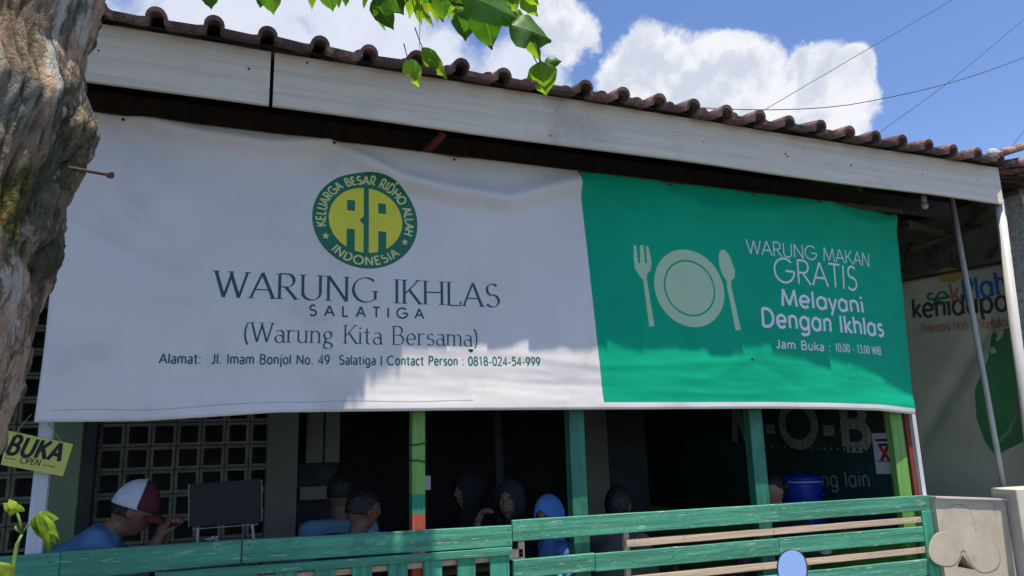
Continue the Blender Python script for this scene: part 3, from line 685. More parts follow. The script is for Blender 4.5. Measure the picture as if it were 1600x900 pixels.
zs = [(.888, .984, None, 0), (.668, .770, None, 0), (.45, .55, None, 0), (.23, .33, None, 0)]
for z0, z1, _, _ in zs:
    plank(1.560, 2.055, z0+.006, z1+.004); plank(2.059, 3.352, z0, z1, z0r=z0-.006, z1r=z1-.004); plank(3.356, 4.60, z0-.004, z1-.003, z0r=z0-.012, z1r=z1-.010)
for z in (1.003, .803, .60, .39):
    plank(2.27 if z > .9 else 2.3, 4.605, z, z+.042, M['wood'], y0=PF+.010, t=.022, z0r=z-.004, z1r=z+.036, name='slat')
plank(1.50, 1.628, .995, 1.042, M['wood'], y0=PF+.028, t=.02, name='slat')
for xx in (1.605, 2.265): MB().box(xx, xx+.034, PF+.028, PF+.05, .2, 1.10).build('slat', M['wood'], fence)
MB().box(4.606, 4.70, PF-.004, PF+.06, .10, 1.076, .004).build('fence_post', M['picket'], fence)
nails([(1.03, 1.165), (1.03, 1.10), (1.535, 1.15), (1.535, 1.085), (1.66, 1.115), (2.02, 1.13), (2.55, 1.12), (3.33, 1.165), (3.33, 1.1), (3.36, 1.13), (4.66, 1.14), (.2, 1.165), (.2, 1.11), (.06, 1.165), (-.62, 1.15), (2.57, .93), (2.05, .92), (3.32, .95), (3.33, .91), (4.57, 1.02), (4.57, .83)], PF-.001)
nails([(1.61, 1.02), (3.33, 1.022), (3.33, .822), (4.58, 1.02)], PF+.008)
lh = MB().lathe((0, 0, 0), [(.02, 0), (.02, .002)], 8)

# ------------------------------------------------------------------ the big banner
def lerp(tab, x):
    if x <= tab[0][0]: return tab[0][1]
    for (a, b), (c, d) in zip(tab, tab[1:]):
        if x <= c: return b+(d-b)*(x-a)/(c-a)
    return tab[-1][1]
ZB = [(-.72, 1.753), (-.3, 1.752), (.0, 1.768), (.3, 1.786), (1.2, 1.789), (2.12, 1.787), (3.3, 1.784), (3.9, 1.775), (4.3, 1.764), (4.7, 1.735)]
NAILS = [-.48, .545, 1.235, 2.03, 2.70, 3.38, 3.95, 4.70]
ZT = 3.246
def seg(p, a, b):
    ax_, az_ = b[0]-a[0], b[1]-a[1]; L2 = ax_*ax_+az_*az_; t = max(0, min(1, ((p[0]-a[0])*ax_+(p[1]-a[1])*az_)/L2))
    return math.hypot(p[0]-a[0]-t*ax_, p[1]-a[1]-t*az_), t
def pw_(px, py): q = on(px, py, 0); return (q.x, q.z)
FOLDS = []
def fold(pts, depth, wd, grow=1.0): FOLDS.append(([pw_(*p) for p in pts], depth, wd, grow))
fold([(190, 178), (240, 195), (320, 213), (430, 228), (512, 224)], -.020, .035)
fold([(190, 180), (215, 215), (260, 250), (330, 275), (420, 300)], .013, .05, 2)
fold([(515, 222), (560, 250), (620, 280), (700, 300), (790, 315), (898, 285)], -.028, .042, 1.3)
fold([(515, 222), (545, 262), (580, 300), (650, 345)], .010, .05, 2)
fold([(512, 222), (480, 270), (420, 320), (330, 360)], .010, .06, 2)
fold([(705, 245), (760, 285), (830, 300), (898, 275)], .008, .04)
fold([(100, 345), (180, 390), (280, 440)], .010, .035, 1.5)
fold([(60, 630), (110, 560), (180, 480), (210, 380)], -.010, .06, 1.5)
fold([(905, 272), (960, 330), (1020, 345), (1190, 330)], -.012, .05, 1.5)
fold([(1020, 285), (1100, 330), (1200, 335), (1290, 315)], -.012, .05, 1.3)
fold([(1290, 310), (1340, 345), (1385, 350), (1412, 338)], -.012, .04, 1.3)
fold([(1412, 340), (1380, 400), (1330, 470), (1290, 560)], .010, .06, 1.8)
fold([(735, 548), (640, 545), (560, 530)], -.006, .018, 2)
fold([(735, 548), (830, 560), (935, 572), (1040, 570), (1172, 562)], -.006, .02, 1.2)
fold([(1172, 562), (1080, 545), (960, 540)], .006, .02, 2)
fold([(1172, 562), (1100, 590), (1000, 596)], -.007, .022, 2)
fold([(1172, 562), (1240, 600), (1300, 632)], .008, .025, 2)
fold([(700, 590), (830, 600), (940, 605)], .004, .015)
fold([(520, 612), (700, 607), (880, 625)], -.004, .018)
fold([(960, 430), (1080, 400), (1160, 440)], .004, .03, 1.3)
fold([(980, 610), (1150, 616), (1300, 606)], -.004, .015)
BB = []
for pts, dp, wd, gr in FOLDS:
    m = wd*gr*3.0; BB.append((min(p[0] for p in pts)-m, max(p[0] for p in pts)+m, min(p[1] for p in pts)-m, max(p[1] for p in pts)+m))
def ban_y(x, z):
    y = .010*noise.noise(Vector((x*1.1, z*1.3, 3)))+.0045*noise.noise(Vector((x*3.1+4, z*3.3, 7)))
    y += .0013*noise.noise(Vector((x*3+z*2, z*22, 1)))*max(0.25, min(1, (2.5-z)/.4))+.0008*noise.noise(Vector((x*8, z*40+x*3, 5)))*max(.2, min(1, (2.4-z)/.4))+.0010*noise.noise(Vector((x*14, z*9, 2)))
    for (pts, dp, wd, gr), (a, b, c, d) in zip(FOLDS, BB):
        if a < x < b and c < z < d:
            best = 9; n = len(pts)-1; tt = 0
            for i in range(n):
                q, t = seg((x, z), pts[i], pts[i+1])
                if q < best: best = q; tt = (i+t)/n
            w_ = wd*(1+(gr-1)*tt)*1.15; e = math.exp(-(best/w_)**2); y += (2.1 if abs(dp) > .0085 and pts[0][1] > 2.4 else .42)*dp*e*min(1, .25+tt*3)*(1 if gr <= 1.35 else (1-.6*tt))
    for nx in NAILS:                                     # pulled back at each nail
        d = math.hypot(x-nx, (z-3.235)*1.0)
        if d < .5: y += .016*math.exp(-(d/.10)**2)
    y -= .012*math.exp(-((z-1.80)/.07)**2)*(.5+.5*math.sin(x*1.7))
    if x > 3.3: t = min(1, (x-3.3)/1.4); y += .085*t*t
    return y-.012
cache = {}
def bsurf(x, z, off=0):
    y = ban_y(x, z)
    if off: e = .004; nx = (ban_y(x+e, z)-y)/e; nz = (ban_y(x, z+e)-y)/e; return Vector((x+nx*off*0, y-off*math.sqrt(1+nx*nx+nz*nz), z))
    return Vector((x, y, z))
ban = thing('hanging_banner', 'long white and green printed vinyl banner hung under the roof edge, partly sunlit', 'banner', (2, 0, 1.78))
def xedge(v): return -.725+.01*math.sin(v*5)
def xseam(z): return 2.029+(3.245-z)*.0665
def xright(z): return 4.772-(3.22-z)*.058
NV = 120; NU1 = 190; NU2 = 190; V = []; Fc = []; mi = []
vs = [0, .012, .0285]+[.0285+(1-.0285)*i/NV for i in range(1, NV+1)]
us = [(0, i/NU1) for i in range(NU1)]+[(1, i/NU2) for i in range(NU2+1)]
for v in vs:
    for s_, u in us:
        z = 1.77+v*(ZT-1.77); xl, xm, xr = xedge(v), xseam(z), xright(z)
        x = xl+(xm-xl)*u if s_ == 0 else xm+(xr-xm)*u
        zb_ = lerp(ZB, x); z = zb_+v*(ZT-zb_)
        if x > 4.5: z -= 0
        V.append(bsurf(x, z))
nu = len(us)
for j in range(len(vs)-1):
    for i in range(nu-1):
        Fc.append((j*nu+i, j*nu+i+1, (j+1)*nu+i+1, (j+1)*nu+i)); mi.append(1 if i >= NU1 and j >= 2 else 0)
bo = obj('banner_sheet', V, Fc, [M['white'], M['green']], ban, True, mi)
md = bo.modifiers.new('thickness', 'SOLIDIFY'); md.thickness = .0012; md.offset = -1
hem = MB()
hem.tube([bsurf(-.66+.02*i, lerp(ZB, -.66+.02*i)+.052+.003*math.sin(i*.21), .0012) for i in range(100)], .0005, 5)
hem.build('hem_thread', M['black'], ban)
for nx in NAILS: p = bsurf(nx, 3.228, .004); MB().ell(p, (.009, .006, .008), 5).build('nail', M['rustnail'], ban)
MB().box(-.70, 4.78, .012, .03, 3.232, 3.262).build('batten', M['timber'], ban)
for px, py, s_ in ((735, 548, .012), (1173, 562, .010)):
    x, z = pw_(px, py); mb = MB(); solid(mb, [(x+s_*1.2*math.cos(a)*(1+.3*math.sin(3*a)), z+s_*.7*math.sin(a)) for a in [k*math.pi/6 for k in range(12)]], bsurf, .0008); mb.build('tear', M['black'], ban)
def bt_(text, p0, p1, h, mt, lab=None, **k):
    mb = MB(); write(mb, text, p0, p1, h, bsurf, **k); o = mb.build('lettering', mt, ban)
    if lab: o['label'] = lab
bt_('WARUNG IKHLAS', (-.012, 2.352), (1.495, 2.366), .132, M['ink'], st='serif', weight=.125, wthin=.034, track=.11, X=.6)
bt_('SALATIGA', (.440, 2.276), (1.046, 2.283), .054, M['ink'], weight=.18, track=.62)
bt_('(Warung Kita Bersama)', (.130, 2.133), (1.36, 2.140), .098, M['ink'], st='serif', weight=.10, wthin=.032, X=.62, track=.10)
bt_('Alamat:  Jl. Imam Bonjol No. 49  Salatiga | Contact Person : 0818-024-54-999', (-.240, 2.021), (1.727, 2.037), .046, M['inkteal'], st='human', weight=.17, X=.70, track=.13)
bt_('WARUNG MAKAN', (3.262, 2.806), (4.424, 2.803), .098, M['inkwhite'], weight=.085, track=.07, top=.03)
bt_('GRATIS', (3.470, 2.627), (4.262, 2.616), .168, M['inkwhite'], weight=.085, track=.08, top=.03)
bt_('Melayani', (3.512, 2.463), (4.283, 2.455), .115, M['inkwhite'], st='bold', weight=.17, track=.13, top=.03)
bt_('Dengan Ikhlas', (3.326, 2.318), (4.455, 2.292), .120, M['inkwhite'], st='bold', weight=.17, track=.13, top=.03)
bt_('Jam Buka :', (3.424, 2.177), (3.915, 2.168), .055, M['inkwhite'], st='human', weight=.17, X=.68, track=.13)
bt_('10.00 - 13.00 WIB', (3.955, 2.168), (4.405, 2.157), .055, M['inkwhite'], st='human', weight=.12, X=.68, track=.13)
# emblem
LC = (.727, 2.812); ex = 1.055; RO = .271
def circ(c, r, n=64, e=1.0): return [(c[0]+r*e*math.cos(2*math.pi*k/n), c[1]+r*math.sin(2*math.pi*k/n)) for k in range(n)]
mb = MB(); solid(mb, circ(LC, RO, 64, ex), bsurf, .0005); mb.build('emblem_disc', M['ring'], ban)
mb = MB(); solid(mb, circ(LC, .185, 56, 1.08), bsurf, .0008); mb.build('emblem_centre', M['yellow'], ban)
mb = MB(); cx_, cz_ = LC
def rect(a, b, c, d): solid(mb, [(cx_+a, cz_+c), (cx_+b, cz_+c), (cx_+b, cz_+d), (cx_+a, cz_+d)], bsurf, .0011)
rect(-.014, .014, -.192, .192)
rect(-.104, -.062, .045, .105); rect(.066, .108, .045, .105)
solid(mb, [(cx_-.104, cz_-.19), (cx_-.060, cz_-.19), (cx_-.062, cz_-.058), (cx_-.104, cz_-.058)], bsurf, .0011); rect(.066, .110, -.19, -.058)
solid(mb, [(cx_-.0135, cz_+.020), (cx_-.038, cz_-.004), (cx_-.0135, cz_-.030)], bsurf, .0012)
mb.build('emblem_letters', M['ring'], ban)
mb = MB(); write_arc(mb, 'KELUARGA BESAR RIDHO ALLAH', LC, .229, 194, -17, .044, bsurf, .20, True, ex=ex)
write_arc(mb, 'INDONESIA', LC, .229, 226, 314, .044, bsurf, .20, False, ex=ex)
for an in (208, -28):
    sx, sz = cx_+.229*ex*math.cos(R(an)), cz_+.229*math.sin(R(an))
    solid(mb, [(sx+(.021 if k % 2 == 0 else .009)*math.cos(R(90+36*k)), sz+(.021 if k % 2 == 0 else .009)*math.sin(R(90+36*k))) for k in range(10)], bsurf, .0009)
mb.build('emblem_writing', M['cream'], ban)
# plate, fork, spoon
mb = MB(); PC = (2.785, 2.545)
def ellipse(c, rx, rz, sh=0, n=56): return [(c[0]+rx*math.cos(2*math.pi*k/n)+sh*rz*math.sin(2*math.pi*k/n), c[1]+rz*math.sin(2*math.pi*k/n)) for k in range(n)]
solid(mb, ellipse(PC, .262, .252, -.03), bsurf, .0006, [ellipse(PC, .192, .184, -.03)[::-1]])
solid(mb, ellipse(PC, .180, .172, -.03), bsurf, .0006)
mb.build('printed_plate', M['pale'], ban)
def P2(*l): return [pw_(*p) for p in l]
mb = MB()
solid(mb, P2((988, 384), (992, 384), (995, 412), (998, 412), (998, 384), (1003, 384), (1006, 412), (1009, 412), (1007, 385), (1011, 386), (1016, 410), (1015, 422), (1009, 430), (1009, 436), (1021, 510), (1013, 511), (1003, 438), (997, 431), (990, 420), (988, 405)), bsurf, .0006)
mb.build('printed_fork', M['pale'], ban)
mb = MB()
solid(mb, P2((1124, 391), (1131, 391), (1139, 402), (1147, 425), (1146, 434), (1140, 440), (1141, 450), (1155, 516), (1147, 517), (1134, 450), (1134, 440), (1127, 430), (1122, 415), (1121, 400)), bsurf, .0006)
mb.build('printed_spoon', M['pale'], ban)

# ------------------------------------------------------------------ right side: passage, neighbour banner, poles, walls
nb_o = Vector((6.35, .10, 0)); nb_d = Vector((-.26, .966, 0))   # u runs away from the street
nbn = Vector((-.966, -.26, 0))
def nsurf(u, v, o=0): p = nb_o-nb_d*u; return Vector((p.x, p.y, v))+nbn*(o+.015*math.sin(u*2.2+v*1.8)+.01*noise.noise(Vector((u*1.5, v*1.5, 2))))
def nu_(px, py):                                           # pixel to (u, z) on that sheet
    d = ray(px, py); t = (nb_o-EYE).dot(nbn)/d.dot(nbn); p = EYE+d*t; return (-(p-nb_o).dot(nb_d), p.z)
FN = (nu_(1545, 505), nu_(1438, 690))
_ns = nsurf
def nsurf(u, v, o=0):
    q, t = seg((u, v), *FN); return _ns(u, v, o)-nbn*(.055*math.exp(-(q/.075)**2)*(1-.5*t))
nbt = thing('neighbour_banner', 'faded grey banner with a green leaf and coloured letters hanging in the side passage', 'banner', (6.2, .8, 1))
mb = MB(); nu0, nu1 = -3.2, .35; V = []; Fc = []; NN, NM = 150, 60
for j in range(NM+1):
    for i in range(NN+1):
        u = nu0+(nu1-nu0)*i/NN; tz = 3.02+.0*u; V.append(nsurf(u, .95+(tz-.95)*j/NM))
for j in range(NM):
    for i in range(NN): Fc.append((j*(NN+1)+i, j*(NN+1)+i+1, (j+1)*(NN+1)+i+1, (j+1)*(NN+1)+i))
nb_sheet = obj('banner_sheet', V, Fc, M['tarp'], nbt, True); md = nb_sheet.modifiers.new('thickness', 'SOLIDIFY'); md.thickness = .002; md.offset = -1
def ntext(t, a, b, hpx, mt, **k):
    p0, p1 = nu_(*a), nu_(*b); q = nu_(a[0], a[1]-hpx); h = q[1]-p0[1]; mb = MB(); write(mb, t, p0, p1, h, nsurf, **k); mb.build('lettering', mt, nbt)
ntext('se', (1449, 478), (1482, 474), 27, M['tgreen'], weight=.15, st='bold', off=.002)
ntext('k', (1487, 473), (1502, 470), 30, M['tred'], weight=.15, st='bold', off=.002)
ntext('Pla', (1506, 469), (1553, 462), 33, M['tblue'], weight=.15, st='bold', off=.002)
ntext('h', (1557, 461), (1575, 458), 36, M['tblue'], weight=.15, st='bold', off=.002)
ntext('kehidupan', (1427, 497), (1598, 483), 30, M['faded'], weight=.15, st='bold', off=.002)
ntext('Rekreasi Hati & Refleksi Diri', (1441, 520), (1600, 508), 14, M['tred'], weight=.12, off=.002, step=.05)
def nshape(pts, mt, off, name):
    mb = MB(); solid(mb, [nu_(*p) for p in pts], nsurf, off, cell=.08); mb.build(name, mt, nbt)
nshape([(1548, 520), (1600, 505), (1640, 520), (1640, 700), (1600, 690), (1570, 705), (1556, 712), (1540, 690), (1527, 655), (1524, 610), (1535, 580), (1545, 560)], M['tleaf'], .0015, 'printed_leaf')
nshape([(1558, 690), (1575, 672), (1590, 640), (1600, 600), (1604, 600), (1594, 642), (1579, 676), (1563, 693)], M['tveins'], .0022, 'printed_vein')
nshape([(1595, 610), (1612, 600), (1620, 640), (1608, 665), (1593, 650), (1589, 630)], M['tpink'], .003, 'printed_flower')
nshape([(1462, 425), (1480, 417), (1500, 420), (1503, 432), (1490, 442), (1468, 440)], M['torange'], .0012, 'printed_sun')
nb_bat = MB().tube([nsurf(nu0, 3.03, .004), nsurf(nu1, 3.03, .004)], .012, 6).build('rod', M['timber'], nbt)

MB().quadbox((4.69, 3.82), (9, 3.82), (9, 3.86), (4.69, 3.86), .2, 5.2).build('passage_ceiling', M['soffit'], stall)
hw = thing('neighbour_building', 'neighbouring shop with a tiled verge and brown ridge pole past the concrete column', 'building', (7.5, 3, 0))
MB().box(6.9, 9, .5, 6.4, 0, 3.98).build('wall', M['concrete'], hw)
mb = MB(); mb.add([(5.52, -.35, 3.60), (9, -.35, 3.60), (9, 4, 5.0), (5.52, 4, 5.0), (5.52, -.35, 3.58), (9, -.35, 3.58), (9, 4, 4.98), (5.52, 4, 4.98)], [(0, 1, 2, 3), (7, 6, 5, 4), (0, 4, 5, 1), (3, 7, 4, 0), (1, 5, 6, 2), (2, 6, 7, 3)])
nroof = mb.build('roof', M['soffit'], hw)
for r in range(3):
    for c in range(9):
        y = -.40+r*.246; o = copy_of(proto, Vector((5.60+.247*c+random.uniform(-.01, .01), y, 3.575+(y+.4)*math.tan(R(18))))-wloc(nroof), nroof)
        o.rotation_euler = (R(15 if r == 0 else 18), 0, random.uniform(-.03, .03)); o.name = 'roof_tile'
MB().tube([on(1548, 243, -.36), on(1575, 236, -.34), on(1640, 216, -.32)], [.035, .03, .03], 10).build('ridge_pole', M['tile'], hw)
MB().ell(on(1552, 241, -.37), (.06, .04, .045), 6).build('mortar_lump', M['mortar'], hw)

# concrete column with a rough broken face
CXL = on(1568, 290, .08).x; colm = MB(); V = []; Fc = []; nx, nz = 26, 150
X0, X1, Y0 = CXL, CXL+.45, -.05
grid = []
def colrow(f, n): pass
ring_pts = []
for j in range(nz+1):
    z = .10+(3.50-.10)*j/nz; row = []
    per = [(X0, .14), (X0, .05), (X0, Y0)]+[(X0+(X1-X0)*k/18, Y0) for k in range(1, 19)]+[(X1, .14)]
    for k, (x, y) in enumerate(per):
        q = Vector((x*9, y*9, z*9)); a = noise.fractal(q, 1, 2, 4); amt = .018 if abs(x-(X0+.09+.03*math.sin(z*4))) < .055 else .005
        if 2.55 < z < 2.62: amt = .03
        row.append((x-a*amt*.5, y+a*amt-(.02 if amt == .018 else 0), z))
    V += row
nn = len(per)
for j in range(nz):
    for k in range(nn-1): Fc.append((j*nn+k, j*nn+k+1, (j+1)*nn+k+1, (j+1)*nn+k))
Fc.append(tuple(nz*nn+k for k in range(nn)))
tag(obj('concrete_column', V, Fc, M['mortar'], origin=(5.7, 0, .1)), 'rough grey concrete column with broken mortar at the right edge', 'column')

def pole(name, px0, px1, y, r, label):
    a, b = on(*px0, y), on(*px1, y); d = (b-a).normalized(); a2 = a-d*.05; b2 = b+d*((b.z-.12)/-d.z)
    o = MB().tube([a2, (a2+b2)/2+Vector((.004, 0, 0)), b2], r, 14).build(name, M['pipe'], origin=b2, smooth=True)
    return tag(o, label, 'pole', 'pale poles at the right end')
pole('metal_pole', (1487, 312), (1569, 770), .30, .022, 'thin pale pole leaning in front of the leaf-print banner')
pole('metal_pole', (1562, 322), (1592, 560), -.26, .034, 'thicker white pole under the end of the fascia beside the concrete column')

lw = thing('low_wall', 'low beige wall with rounded moulded lobes and a triangular gap at lower right', 'wall', (5.0, .03, .10))
def lwp(*l): return [(on(*p, .0).x, on(*p, .0).z) for p in l]
outer = [(4.705, .10)]+[(5.405, .10)]+[(5.405, 1.108), (4.705, 1.158)]
tri = lwp((1508, 867), (1527, 891), (1500, 886))
mb = MB(); slab2d(mb, outer, [tri[::-1] if False else tri], .02, .10); mb.build('panel', M['beige'], lw)
MB().quadbox((4.700, 1.159), (5.408, 1.109), (5.408, 1.121), (4.700, 1.172), .0, .12).build('coping', M['capstone'], lw)
def smoothloop(pts, it=2):
    for _ in range(it):
        q = []
        for i in range(len(pts)):
            a, b = pts[i], pts[(i+1) % len(pts)]; q += [(a[0]*.75+b[0]*.25, a[1]*.75+b[1]*.25), (a[0]*.25+b[0]*.75, a[1]*.25+b[1]*.75)]
        pts = q
    return pts
for pts, yy in ((((1476, 812), (1482, 797), (1494, 789), (1508, 788), (1520, 797), (1526, 815), (1530, 838), (1515, 862), (1490, 866), (1477, 840)), .0166),
                (((1524, 830), (1545, 838), (1562, 853), (1568, 872), (1564, 889), (1548, 897), (1530, 894), (1516, 874), (1508, 852), (1510, 836)), .0157),
                (((1455, 852), (1463, 835), (1478, 829), (1492, 836), (1502, 852), (1507, 866), (1498, 884), (1480, 887), (1462, 880), (1455, 868)), .0148)):
    lob = smoothloop(lwp(*pts)); c0 = (sum(p[0] for p in lob)/len(lob), sum(p[1] for p in lob)/len(lob)); n = len(lob)
    def ringl(k, y): return [(c0[0]+(p[0]-c0[0])*k, y, c0[1]+(p[1]-c0[1])*k) for p in lob]
    yy = .020-(.020-yy)*.6
    mb = MB(); V = []
    for k, y in ((1.0, .0198), (.985, yy+.0015), (.96, yy+.0002), (.9, yy), (.55, yy-.0002)): V += ringl(k, y)
    mb.add(V, [(j*n+i, j*n+(i+1) % n, (j+1)*n+(i+1) % n, (j+1)*n+i) for j in range(4) for i in range(n)]+[tuple(range(4*n, 5*n))])
    mo_ = mb.build('moulding', M['beige'], lw)
    mb = MB(); V = ringl(1.02, .0192)+ringl(.995, .0185); mb.add(V, [(i, (i+1) % n, n+(i+1) % n, n+i) for i in range(n)]); mb.build('stained_joint', M['beigedark'], mo_)
MB().box(4.9, 5.3, .101, .16, .2, .9).build('backing', M['dark'], lw)
tag(MB().box(5.43, 5.9, -.06, .14, .10, 1.19, .006).build('gate_pier', M['capstone'], origin=(5.6, 0, .1)), 'smooth pale masonry pier at the lower right corner beside the beige wall', 'pier')

lamp = thing('light_bulb', 'bluish glass light bulb hanging under the fascia at the right', 'light bulb', on(1445, 318, .0))
p = on(1445, 321, .0)
MB().lathe(p+Vector((0, 0, .02)), [(.018, 0), (.018, .05), (.01, .06)], 12).build('socket', M['whitepaint'], lamp, True)
MB().ell(p, (.026, .026, .03), 10).build('bulb', M['bulb'], lamp, True)
MB().tube([p+Vector((0, 0, .07)), p+Vector((.01, .03, .25))], .003, 6).build('cable', M['cable'], lamp)

# ------------------------------------------------------------------ open sign
sg = thing('open_sign', 'yellow wooden BUKA OPEN sign tilted on twine by the white left post', 'sign', on(55, 710, -.03))
SY = .03
c = [on(*p, SY) for p in ((1, 726), (98, 744), (114, 694), (14, 673))]
mb = MB(); mb.add([(q.x, SY, q.z) for q in c]+[(q.x, SY+.01, q.z) for q in c], [(0, 1, 2, 3), (7, 6, 5, 4), (0, 4, 5, 1), (1, 5, 6, 2), (2, 6, 7, 3), (3, 7, 4, 0)]); mb.build('board', M['signy'], sg)
def ssurf(x, z, o): return Vector((x, SY-o, z))
def sp(px, py): q = on(px, py, SY); return (q.x, q.z)
mb = MB(); write(mb, 'BUKA', sp(9, 708), sp(92, 721), .079, ssurf, weight=.20, track=.16, top=.12)
write(mb, 'OPEN', sp(30, 723), sp(61, 728), .026, ssurf, weight=.14, track=.10, top=.1)
for a, b in (((8, 715), (25, 718)), ((67, 726), (86, 730))):
    L, Q = ribbon([sp(*a), sp(*b)], .003); V = []
    for p, q in zip(L, Q): V += [ssurf(*p, .0008), ssurf(*q, .0008)]
    mb.add(V, [(1, 3, 2, 0)])
mb.build('lettering', M['black'], sg)
tp = on(57, 640, SY)
for e in ((25, 676), (96, 690)): MB().tube([on(*e, SY+.005), tp+Vector((-.02 if e[0] < 50 else .02, .01, -.02))], .0016, 5).build('twine', M['string'], sg)

# ------------------------------------------------------------------ overhead wires
def wire(pts, label, r=.007):
    P = []
    for k in range(len(pts)-1):
        for i in range(8): P.append(pts[k].lerp(pts[k+1], i/8))
    P.append(pts[-1]); o = MB().tube(P, r, 5).build('overhead_wire', M['cable'], origin=P[0]); tag(o, label, 'wire', 'overhead wires')
def catenary(px, y, **k):
    n = 26; P = [];
    for i in range(n+1):
        t = i/n*(len(px)-1); j = min(int(t), len(px)-2); s_ = t-j
        p0 = px[max(j-1, 0)]; p1 = px[j]; p2 = px[j+1]; p3 = px[min(j+2, len(px)-1)]
        q = [.5*(2*p1[m]+(p2[m]-p0[m])*s_+(2*p0[m]-5*p1[m]+4*p2[m]-p3[m])*s_**2+(3*p1[m]-p0[m]-3*p2[m]+p3[m])*s_**3) for m in (0, 1)]
        P.append(on(q[0], q[1], y))
    return P
def wire2(px, y, label, r): o = MB().tube(catenary(px, y), r, 5).build('overhead_wire', M['cable'], origin=on(*px[0], y)); tag(o, label, 'wire', 'overhead wires')
wire2([(1000, 286), (1155, 195), (1320, 98), (1488, 0), (1700, -120)], 7, 'straight wire rising steeply across the large cloud', .007)
wire2([(1200, 345), (1360, 218), (1480, 130), (1600, 30), (1720, -70)], 7.4, 'straight wire rising to the right edge of the sky', .007)
wire2([(760, 130), (890, 143), (1000, 160), (1150, 171), (1290, 168), (1400, 150), (1500, 125), (1600, 90), (1750, 30)], 6, 'sagging cable curving low across the cloud and sky', .008)
wire2([(1540, 280), (1575, 236), (1600, 205), (1660, 130)], 6.5, 'short wire beside the ridge pole at right', .006)

# ------------------------------------------------------------------ tree: trunk in the foreground, leaves over the top
tree = thing('tree', 'old tree with rough mossy bark at left and broad leaves hanging over the roof', 'tree', (-1.35, -2.75, 0))
TYD = -2.70
edge = [(196, -160), (172, -60), (160, 0), (140, 60), (128, 110), (140, 160), (152, 195), (146, 215), (128, 250), (112, 300), (98, 345), (97, 372), (88, 410), (66, 450), (52, 490), (40, 545), (26, 610), (6, 670), (-14, 730), (-40, 800), (-90, 960), (-160, 1250)]
cen = []
for i, (px, py) in enumerate(edge):
    e = on(px, py, TYD); r = .20; cen.append((Vector((e.x-r, TYD, e.z)), r))
zs_ = [c[0].z for c in cen]; base_z = 0
cen = sorted(cen, key=lambda c: c[0].z)
if cen[0][0].z > 0: cen.insert(0, (Vector((cen[0][0].x-.03, TYD, -.05)), .23))
cen.append((Vector((cen[-1][0].x+.25, TYD-.05, 3.6)), .17)); cen.append((Vector((cen[-1][0].x+.35, TYD+.1, 4.6)), .13))
GRV = sorted([(on(px, py, TYD-.14).z, on(px, py, TYD-.14).x) for px, py in ((170, -160), (150, -20), (130, 60), (104, 130), (86, 200), (60, 280), (40, 360), (30, 450), (10, 560), (-40, 760), (-90, 1000))])
ZONE = []
def trunk_mesh():
    pts = [c[0] for c in cen]; H0, H1 = 0.0, pts[-1].z; nz, na = 620, 300; V = []; Fc = []
    zsort = [p.z for p in pts]
    for j in range(nz+1):
        z = H0+(H1-H0)*(j/nz); k = 0
        while k < len(pts)-2 and zsort[k+1] < z: k += 1
        t = max(0, min(1, (z-zsort[k])/(zsort[k+1]-zsort[k]))); c = pts[k].lerp(pts[k+1], t); r = cen[k][1]*(1-t)+cen[k+1][1]*t
        if z < .4: r += (.4-z)*.25
        for i in range(na):
            a = 2*math.pi*i/na; dx, dy = math.cos(a), math.sin(a)
            q = Vector((dx*1.25, dy*1.25, z*1.6+a*.0)); q2 = Vector((dx*3.4+z*.9, dy*3.4, z*3.2)); 
            d = .007*noise.noise(q*2.0); w3 = noise.noise_vector(Vector((dx*3, dy*3, z*5)))*.35; vd = noise.voronoi(Vector((dx*4.2, dy*4.2, z*7.5+dx*1.2))+w3)[0]; crk = max(0, 1-(vd[1]-vd[0])*4.0)**2; vd2 = noise.voronoi(Vector((dx*11, dy*11, z*24))+w3*2)[0]; crk2 = max(0, 1-(vd2[1]-vd2[0])*4)**2
            rd = 1-abs(noise.noise(Vector((dx*2.6+z*1.2, dy*2.6+z*.5, z*1.7)))*2.2); rd = max(0, rd)**7     # long ridged fissures
            d -= .012*rd+.006*crk+.0028*crk2; d += .004*(vd[0]-.4)
            rd2 = max(0, 1-abs(noise.noise(Vector((dx*7+z*2.5, dy*7, z*4)))*2.2))**5; d -= .009*rd2; rd3 = max(0, 1-abs(noise.noise(Vector((dx*17+z*5, dy*17, z*13)))*2.2))**4; d -= .004*rd3
            d += .008*noise.fractal(Vector((dx*12, dy*12, z*18)), .8, 2, 5)
            gx = lerp(GRV, z)+.012*noise.noise(Vector((z*7, 2, 0))); xx = c.x+dx*r; front = max(0, min(1, -dy*2+.3))
            zn = max(0, min(1, .5+(xx-gx)/.03)) if dy < .3 else 1; ZONE.append(zn)
            d = d*(.55+.75*zn)-.026*front*math.exp(-((xx-gx-.006)/.012)**2)-.010*front*math.exp(-((xx-gx-.045-.01*math.sin(z*9))/.010)**2)
            V.append((c.x+dx*(r+d), c.y+dy*(r+d), z))
    for j in range(nz):
        for i in range(na): Fc.append((j*na+i, j*na+(i+1) % na, (j+1)*na+(i+1) % na, (j+1)*na+i))
    return V, Fc
